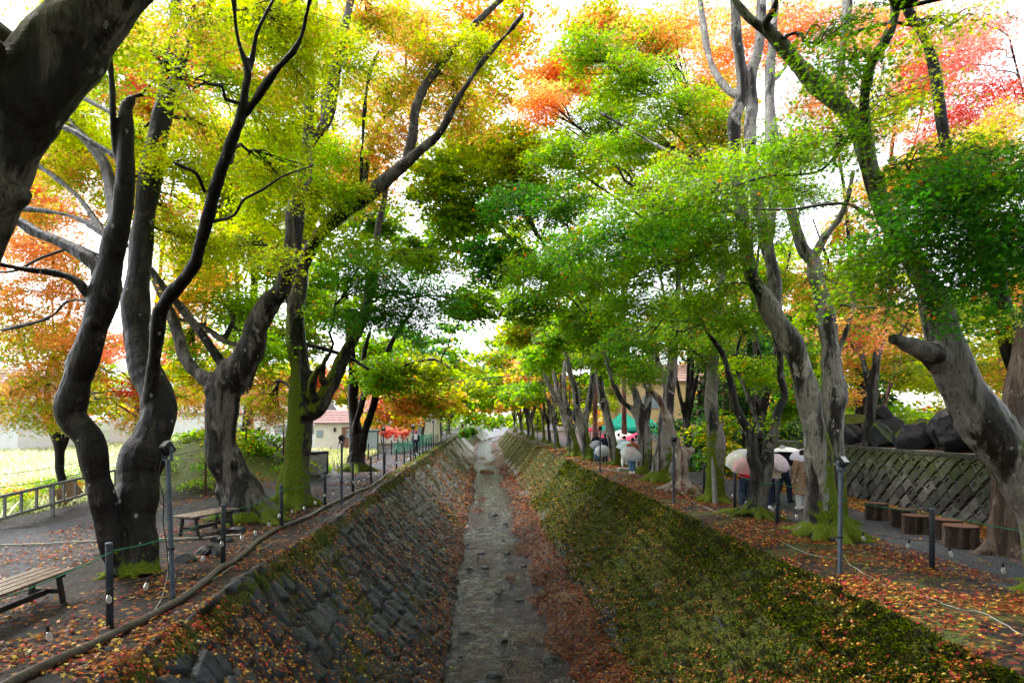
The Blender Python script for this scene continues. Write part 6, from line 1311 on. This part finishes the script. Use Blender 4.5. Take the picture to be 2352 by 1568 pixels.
def person(label, x, y, rz, H, top, trousers, shoes, hair, hands, feet=((-.09, 0), (.09, 0)), coat_z=.47, lean=0.0, belt=None, hairk='short', vox=.013, z=None, collar=None, extra=None, group='visitors with umbrellas on the right path'):
    zz = gz(x, y) if z is None else z; t = empty('person', (x, y, zz), rz); tag(t, label, 'person', group)
    k = H / 1.7; hipz, knz, shz = .90 * k, .48 * k, 1.40 * k; lx = lean
    hip = [Vector((s * .085 * k, 0, hipz)) for s in (-1, 1)]; ft = [Vector((feet[i][0], feet[i][1], .08)) for i in (0, 1)]
    kn = [(hip[i] + ft[i]) / 2 + Vector((0, .04 + .25 * abs(ft[i].y), .02)) for i in (0, 1)]
    sh = [Vector((s * .185 * k, lx * .8, shz)) for s in (-1, 1)]; hd = [Vector(h) for h in hands]
    el = []
    for i in (0, 1):
        d = hd[i] - sh[i]; L = .56 * k; bend = math.sqrt(max(0.0, (L / 2) ** 2 - (min(d.length, L * .99) / 2) ** 2)); q = Vector((-.7 if i == 0 else .7, -.55, -.6)); q -= d * (q.dot(d) / max(d.length_squared, 1e-6)); el.append((sh[i] + hd[i]) / 2 + q.normalized() * bend)
    b = MB()
    loft(b, [(0, 0, hipz - .10 * k, .15 * k, .10 * k), (0, 0, hipz, .165 * k, .115 * k), (0, lx * .3, 1.08 * k, .135 * k, .10 * k), (0, lx * .6, 1.25 * k, .165 * k, .115 * k), (0, lx * .8, 1.38 * k, .17 * k, .10 * k), (0, lx * .85, 1.45 * k, .07 * k, .06 * k)])
    hc = Vector((0, lx + .02, 1.585 * k)); b.tube([(0, lx * .85, 1.40 * k), (0, lx, 1.52 * k)], .055 * k, 10)
    ball(b, hc, (.076 * k, .094 * k, .112 * k), 14); ball(b, hc + Vector((0, .03, -.05)), (.055 * k, .065 * k, .06 * k)); ball(b, hc + Vector((0, .10, -.012)) * k, (.012, .018, .02)); ball(b, hc + Vector((0, .088, -.055)), (.024, .012, .010))
    for s in (-1, 1): ball(b, hc + Vector((s * .078, -.005, -.005)), (.010, .02, .03)); ball(b, hc + Vector((s * .03, .085, .012)), (.013, .010, .008))
    for i in (0, 1):
        b.tube([hip[i], kn[i], ft[i]], [.085 * k, .058 * k, .042 * k], 10); b.tube([sh[i], el[i], hd[i]], [.05 * k, .038 * k, .026 * k], 10)
        d = (hd[i] - el[i]).normalized(); sd = d.orthogonal().normalized(); up = d.cross(sd); ball(b, hd[i] + d * .045, (.038, .03, .042))
        for f in range(4):
            r0 = hd[i] + d * .075 + sd * (f - 1.5) * .019; ln = (.062, .072, .068, .052)[f]; b.tube([r0, r0 + d * ln * .5 + up * .01, r0 + d * ln * .8 + up * .035], .0085, 6)
        r0 = hd[i] + d * .03 + sd * .035; b.tube([r0, r0 + sd * .03 + d * .025, r0 + sd * .03 + d * .05 + up * .02], .0095, 6)
    skin(b, 'body', SKIN, t, vox * .8)
    # trousers
    m = MB(); loft(m, [(0, 0, hipz - .12 * k, .165 * k, .125 * k), (0, 0, hipz, .178 * k, .13 * k), (0, 0, hipz + .12 * k, .16 * k, .12 * k)])
    for i in (0, 1): m.tube([hip[i] + Vector((0, 0, -.04)), kn[i], ft[i] + Vector((0, -.005, .02))], [.105 * k, .082 * k, .075 * k], 12)
    skin(m, 'trousers', trousers, t, vox, .012, 3)
    for i in (0, 1):
        m = MB(); f = ft[i]; loft(m, [(f.x, f.y + .05, .0, .048, .135), (f.x, f.y + .05, .035, .052, .14), (f.x, f.y + .035, .07, .045, .11), (f.x, f.y, .12, .045, .055)], 14); m.build('shoe', shoes, t, True)
    # jacket / coat
    m = MB(); cz = coat_z * H; fl = .20 + .10 * max(0, (hipz - cz)) ; R_ = [(0, lx * .1, cz, (fl) * k, .155 * k + .05 * max(0, hipz - cz))]
    if cz < hipz - .15: R_ += [(0, 0, (cz + hipz) / 2, .20 * k, .155 * k)]
    R_ += [(0, lx * .2, hipz + .02, .185 * k, .145 * k), (0, lx * .4, 1.08 * k, (.155 if belt else .170) * k, .135 * k), (0, lx * .7, 1.25 * k, .185 * k, .145 * k), (0, lx * .8, 1.38 * k, .19 * k, .125 * k), (0, lx * .9, 1.455 * k, .085 * k, .075 * k), (0, lx * .95, 1.50 * k, .07 * k, .07 * k)]
    loft(m, R_, 20)
    for i in (0, 1): m.tube([sh[i] + Vector((0, 0, -.01)), el[i], hd[i] - (hd[i] - el[i]).normalized() * .02], [.072 * k, .062 * k, .052 * k], 12)
    ct = skin(m, 'coat' if coat_z < .4 else 'jacket', top, t, vox, .014, 8)
    m = MB(); loft(m, [(0, lx * .9, 1.44 * k, .085 * k, .08 * k), (0, lx * .95, 1.50 * k, .088 * k, .085 * k)], 14); m.build('collar', top, ct, True)
    if belt:
        m = MB(); loft(m, [(0, lx * .4, 1.045 * k, .172 * k, .152 * k), (0, lx * .4, 1.085 * k, .170 * k, .150 * k)], 20); m.box((0, -.16 * k, 1.055 * k), (.07, .03, .05)); m.tube([(0, -.165 * k, 1.05 * k), (-.02, -.17 * k, .85 * k), (-.01, -.19 * k, .70 * k)], .016, 5); m.tube([(.005, -.165 * k, 1.05 * k), (.04, -.17 * k, .88 * k), (.03, -.19 * k, .74 * k)], .016, 5); m.build('belt', belt, ct, True)
    m = MB(); c = hc + Vector((0, -.014, .014)); ball(m, c, (.086 * k, .096 * k, .112 * k), 14)
    if hairk == 'bob': loft(m, [(c.x, c.y - .03, c.z - .15, .075, .05), (c.x, c.y - .025, c.z - .05, .085, .075), (c.x, c.y - .02, c.z, .08, .08)])
    if hairk == 'cap': ball(m, c + Vector((0, .06, .03)), (.07, .09, .02))
    skin(m, 'hair' if hairk != 'cap' else 'cap', hair, t, .012, .008, 5)
    return t
CLEAR = NT('clear_plastic'); 
_a = CLEAR.math('MULTIPLY_ADD', CLEAR.noise(CLEAR.map(CLEAR.coord(), (1, 1, .5)), 2.5, 2, .5), .25, .22); CLEAR = CLEAR.done(CLEAR.pbsdf((.88, .90, .93), .12, .8, CLEAR.bump(CLEAR.noise(CLEAR.coord(), 30, 3), .5, .01), Alpha=_a))
DOT = NT('pink_patterned_fabric'); _v = DOT.voro(DOT.coord(), 17, 'Distance', rnd=.0); DOT = DOT.done(DOT.pbsdf(DOT.mix(DOT.math('LESS_THAN', _v, .33), (.58, .46, .53), (.74, .68, .72)), .7, .3))
def umbrella(label, px, py, Y, r, mat, tilt=(0, 0), hand=None, lining=None, rise=.30, cat='umbrella', grp='umbrellas of the visitors', shaft_len=.78):
    c = Vector(W(px, py, Y)); Mr = (Matrix.Rotation(tilt[1], 3, 'Y') @ Matrix.Rotation(tilt[0], 3, 'X')); t = empty('umbrella', c); t.rotation_euler = Mr.to_euler(); tag(t, label, cat, grp)
    def cn(name, mt, dz, rr):
        n = 8; sub = 4; vs = []; fs = []; nr = 8
        for j in range(nr + 1):
            f = j / nr
            for k in range(n * sub):
                a = 2 * math.pi * k / (n * sub); sc = 1 - .075 * (f ** 1.5) * math.sin(math.pi * (k % sub) / sub); q = rr * math.sin(f * 1.25) / math.sin(1.25) * sc; z = rise * rr / .5 * (math.cos(f * 1.25) - math.cos(1.25)) / (1 - math.cos(1.25)) + dz
                vs.append((q * math.cos(a), q * math.sin(a), z))
        N = n * sub; fs = [(j * N + k, j * N + (k + 1) % N, (j + 1) * N + (k + 1) % N, (j + 1) * N + k) for j in range(nr) for k in range(N)]
        m = MB(); m.add(vs, fs); return m.build(name, mt, t, True)
    cp = cn('canopy', mat, 0, r)
    if lining: 
        l = cn('lining', lining, -.012, r * .985); l.parent = cp
    top = rise * r / .5
    for k in range(8):
        a = 2 * math.pi * k / 8; m = MB(); m.tube([(r * math.sin(f * 1.25) / math.sin(1.25) * math.cos(a), r * math.sin(f * 1.25) / math.sin(1.25) * math.sin(a), top * (math.cos(f * 1.25) - math.cos(1.25)) / (1 - math.cos(1.25)) - .006) for f in (0.02, .3, .6, .85, 1.0)], .0035, 4); m.build('rib', CABLE_W if mat is CLEAR else TRIM, t)
    m = MB(); m.tube([(0, 0, top + .05), (0, 0, top - shaft_len)], .006, 6); m.build('shaft', TRIM, t); m = MB(); m.tube([(0, 0, top - shaft_len + .03), (0, 0, top - shaft_len - .09), (.015, 0, top - shaft_len - .125), (.045, 0, top - shaft_len - .12), (.05, 0, top - shaft_len - .09)], .011, 8); m.build('handle', BLACKP, t, True)
    return t
f_red = fabric('red_fleece', (.55, .02, .045)); f_cream = fabric('cream_jacket', (.48, .40, .30)); f_camel = fabric('camel_wool_coat', (.33, .215, .14)); f_black = fabric('black_padded_jacket', (.012, .013, .018)); f_navy = fabric('navy_cloth', (.018, .024, .045)); f_jean = fabric('blue_denim', (.08, .15, .26)); f_white = fabric('white_trousers', (.62, .62, .62)); f_brown = fabric('rust_brown_jacket', (.22, .085, .045)); f_turq = fabric('turquoise_top', (.15, .55, .58)); f_gr = fabric('grey_coat', (.16, .16, .18))
h_blk = simple('black_hair', (.010, .008, .008), .4, .5, .3, 30, .5); h_grey = simple('grey_hair', (.32, .32, .32), .5, .4, .25, 30, .5); s_wh = simple('white_trainers', (.65, .66, .68), .5, .4, .1, 9); s_bk = simple('dark_shoes', (.015, .015, .017), .4, .5, .2, 9); f_cap = fabric('red_cap', (.45, .03, .06)); f_pack = fabric('white_backpack_cloth', (.6, .6, .63))
def X(px, Y): return (px - VX) * Y / F
def hold(px, py, Y, x, y, rz, zoff=0.0):
    """hand position in the person's frame for an umbrella held at its lower shaft"""
    c = Vector(W(px, py, Y)) - Vector((x, y, gz(x, y))); return Matrix.Rotation(-rz, 3, 'Z') @ c
# 1 camel coat
x1, y1 = X(1843, 19.0), 19.0
person('person seen from behind in a long belted camel coat and white trainers', x1, y1, R(6), 1.66, f_camel, f_white, s_wh, h_blk, [(-.27, .02, .82), (.13, .17, 1.20)], ((-.10, 0), (.11, .06)), coat_z=.255, belt=f_camel)
umbrella('pale lavender umbrella over the person in the camel coat', 1853, 1051, 19.2, .47, fabric('lavender_cloth', (.60, .58, .74), .05), (R(8), R(-6)), rise=.27, shaft_len=.62)
# 2 cream jacket
x2, y2 = X(1779, 19.0), 19.0
p2 = person('person in a cream jacket and navy trousers carrying a white pouch', x2, y2, R(-8), 1.58, f_cream, f_navy, s_wh, h_blk, [(-.10, .26, 1.16), (.22, .10, 1.02)], ((-.11, -.02), (.10, .08)), coat_z=.555, hairk='bob')
m = MB(); m.tube([(.11, -.02, 1.37), (.03, -.16, 1.15), (-.12, -.175, .90), (-.15, -.17, .86)], .005, 5); m.tube([(.11, -.02, 1.37), (.04, .16, 1.15), (-.14, .10, .90)], .005, 5); m.build('strap', CABLE_W, p2); m = MB(); m.box((-.155, -.18, .79), (.07, .03, .13), bev=.01); m.build('pouch', s_wh, p2)
umbrella('pink dotted umbrella tilted over the shoulder of the cream jacket', 1787, 1062, 18.9, .34, DOT, (R(42), R(24)), rise=.26, shaft_len=.5)
# 3 man in black
x3, y3 = X(1797, 20.3), 20.3
person('grey haired person in black turning to the right', x3, y3, R(-68), 1.70, f_black, f_navy, s_bk, h_grey, [(-.12, .28, 1.20), (.14, .26, 1.25)], ((-.08, -.20), (.09, .20)), coat_z=.52)
umbrella('white umbrella with black lining above the grey haired person', 1807, 1043, 20.5, .52, fabric('white_cloth', (.80, .80, .82), .04), (R(-10), R(6)), lining=fabric('black_lining', (.01, .01, .012)), rise=.20, shaft_len=.70)
# 4 red jacket
x4, y4 = X(1711, 18.9), 18.9
person('person in a red jacket and dark jeans beside the V shaped maple', x4, y4, R(10), 1.60, f_red, fabric('dark_jeans', (.03, .045, .075)), s_bk, h_blk, [(-.20, .20, .98), (.10, .24, 1.22)], ((-.09, 0), (.09, .05)), coat_z=.53, hairk='bob')
umbrella('large clear umbrella resting over the red jacket', 1708, 1064, 18.5, .50, CLEAR, (R(34), R(-6)), rise=.38, shaft_len=.7)
# 5.. middle distance group
MG = 'visitors farther along the right path'
def mp(lab, px, Y, rz, H, top, tr, sh_, hr, ux, uy, ur, umat, tilt, ulab, coat=.5, feet=((-.1, -.06), (.1, .10)), hk='short', rise=.33):
    xx = X(px, Y); person(lab, xx, Y, R(rz), H, top, tr, sh_, hr, [(-.2, .16, .95), (.12, .24, 1.2)], feet, coat_z=coat, vox=.02, hairk=hk, group=MG)
    if ulab: umbrella(ulab, ux, uy, Y - .2, ur, umat, tilt, rise=rise, shaft_len=.66)
mp('person in a rust brown jacket and blue jeans by the pale split trunk', 1453, 30.2, 5, 1.60, f_brown, f_jean, s_wh, h_blk, 1449, 1044, .50, CLEAR, (R(32), R(14)), 'clear umbrella over the rust brown jacket')
mp('person in white trousers and a turquoise top walking away', 1434, 35.5, -10, 1.62, f_turq, f_white, s_wh, h_blk, 1437, 1027, .50, CLEAR, (R(12), 0), 'clear domed umbrella above the turquoise top', feet=((-.1, -.18), (.1, .2)))
mp('person in a dark navy tracksuit behind the far floodlight pole', 1390, 37.7, 0, 1.62, f_navy, f_navy, s_bk, h_blk, 1384, 1036, .46, CLEAR, (R(38), R(-12)), 'crumpled clear umbrella over the navy tracksuit')
mp('person in black with blue jeans under the dark umbrella', 1371, 38.8, 0, 1.64, f_black, f_jean, s_bk, h_blk, 1373, 1025, .48, f_gr, (R(30), R(10)), 'dark grey umbrella tilted beside the mossy forked maple')
mp('person mostly hidden behind the pale split trunk under a plum umbrella', 1461, 39.5, 15, 1.60, f_gr, f_navy, s_bk, h_blk, 1457, 1024, .44, fabric('plum_plastic', (.28, .10, .16), .1), (R(15), 0), 'plum coloured umbrella half behind the pale split trunk')
mp('person under a white umbrella between the leaning trunk and the tent pole', 1421, 41.5, 0, 1.64, f_red, f_navy, s_bk, h_blk, 1415, 1014, .50, fabric('thin_white_cloth', (.66, .66, .70), .05), (R(10), R(-8)), 'small white umbrella just above the clear domed one')
# left path walker and far walkers
p = person('walker with a white backpack and red cap on the bright left path', X(966, 50) - .35, 50, R(0), 1.62, f_navy, f_navy, s_bk, f_cap, [(-.25, .05, .8), (.25, .05, .8)], ((-.09, -.12), (.09, .15)), coat_z=.5, vox=.025, hairk='cap', group=None)
m = MB(); m.box((0, -.2, 1.18), (.3, .17, .42), bev=.05); m.build('backpack', f_pack, p)
for k, (px, Y, mt, tr, lab) in enumerate(((1069, 140, f_white, f_gr, 'far walker in a white jacket above the round shrubs'), (1062, 146, f_navy, f_red, 'far walker in dark top and red trousers at the bend'), (1086, 150, f_gr, f_jean, 'far walker in grey standing on the bend of the canal'))):
    person(lab, X(px, Y), Y, R(170), 1.68, mt, tr, s_bk, h_blk, [(-.25, .05, .8), (.25, .05, .8)], ((-.09, -.12), (.09, .15)), coat_z=.5, vox=.04, group='tiny walkers at the bend')

# stalls: green tent, parasols, yellow building
TG = simple('green_tent_sheet', (.02, .36, .25), .5, .4, .15, 2, .2)
def tent(label, x, y, w_, d_, eave, peak):
    z = gz(x, y); t = empty('market_tent', (x, y, z), R(8)); tag(t, label, 'tent'); m = MB(); n = 6; vs = []; X_, D = w_ / 2, d_ / 2
    for side in range(4):
        b = len(m.v); q = [(-X_, -D), (X_, -D), (X_, D), (-X_, D)]; a0, a1 = q[side], q[(side + 1) % 4]; V = []; Fc = []
        for j in range(n + 1):
            f = j / n; zz = eave + (peak - eave) * (f ** 1.35)
            for i in range(5): g = i / 4; V.append(((a0[0] + (a1[0] - a0[0]) * g) * (1 - f), (a0[1] + (a1[1] - a0[1]) * g) * (1 - f), zz - .05 * math.sin(math.pi * g) * (1 - f)))
        for i in range(5): g = i / 4; V.append((a0[0] + (a1[0] - a0[0]) * g, a0[1] + (a1[1] - a0[1]) * g, eave - .26 + .02 * math.cos(g * 20)))
        Fc = [(j * 5 + i, j * 5 + i + 1, (j + 1) * 5 + i + 1, (j + 1) * 5 + i) for j in range(n) for i in range(4)] + [(i + 1, i, (n + 1) * 5 + i, (n + 1) * 5 + i + 1) for i in range(4)]; m.add(V, Fc)
    m.build('tent_roof', TG, t, True)
    for sx in (-1, 1):
        for sy in (-1, 1): m = MB(); m.box((sx * (X_ - .05), sy * (D - .05), eave / 2), (.05, .05, eave)); m.build('leg', TRIM, t)
tent('green peaked market tent seen between the trunks', X(1432, 47), 47, 2.6, 2.6, 2.25, 3.35)
tent('second green market tent adjoining on the right behind the pale trunk', X(1462, 48.5) + .6, 48.5, 2.6, 2.6, 2.25, 3.35)
def parasol(label, px, py, Y, r, mat, rise):
    c = W(px, py, Y); z0 = gz(c[0], Y); t = empty('parasol', (c[0], Y, z0)); tag(t, label, 'parasol', 'parasols of the tea stalls'); h = c[2] - z0; m = MB(); n = 16
    vs = [(r * f * math.cos(2 * math.pi * k / n), r * f * math.sin(2 * math.pi * k / n), h + rise * (1 - f)) for f in (.01, .35, .7, 1.0) for k in range(n)] + [(r * math.cos(2 * math.pi * k / n), r * math.sin(2 * math.pi * k / n), h - .07) for k in range(n)]
    m.add(vs, [(j * n + k, j * n + (k + 1) % n, (j + 1) * n + (k + 1) % n, (j + 1) * n + k) for j in range(4) for k in range(n)]); m.build('canopy', mat, t)
    m = MB(); m.tube([(0, 0, 0), (0, 0, h + rise + .06)], .025, 8); m.build('pole', B_CUT, t); m = MB(); m.box((0, 0, .05), (.45, .45, .1), bev=.02); m.build('base', CONC, t)
PR = simple('red_paper_parasol', (.62, .06, .13), .7, .3, .15, 3); PW = simple('white_pink_parasol', (.80, .68, .66), .7, .3, .08, 3)
parasol('large red parasol in front of the green tent', 1462, 1009, 41, .95, PR, .42); parasol('white parasol just under the eave of the green tent', 1424, 1000, 43.5, 1.0, PW, .38)
parasol('small red parasol left of the moss footed leaning trunk', 1386, 1004, 45, .5, PR, .2); parasol('distant red parasol beside the wide forking maple', 1356, 988, 50, .75, PR, .2)
YW = simple('yellow_ochre_render', (.72, .52, .30), .85, .2, .1, 2, .1)
house('house', 'ochre walled house glimpsed between the right trunks', 16.2, 60, -.5, 9, 6, 6.2, 1.6, YW, PINKROOF, [(-2, 1.8, 1.4, 1.2), (1.5, 1.8, 1.4, 1.2), (-2, 4.4, 1.4, 1.1)], (3.2, 1.0, 2.0, DOORB))
house('house', 'wooden tea stall hut behind the red parasol', 11.0, 55, -.5, 3.6, 2.5, 1.7, .55, DOORB, PINKROOF, [(-.6, 1.1, 1.0, .6)], (1.1, .7, 1.5, B_CUT), cat='hut')
m = MB(); c = W(1440, 1086, 31.5); m.box((c[0], 31.5, gz(c[0], 31.5) + .08), (.85, .5, .2), bev=.03); tag(m.build('stone_step', CONC, None), 'flat grey stone block on the ground beside the rust brown jacket', 'stone')
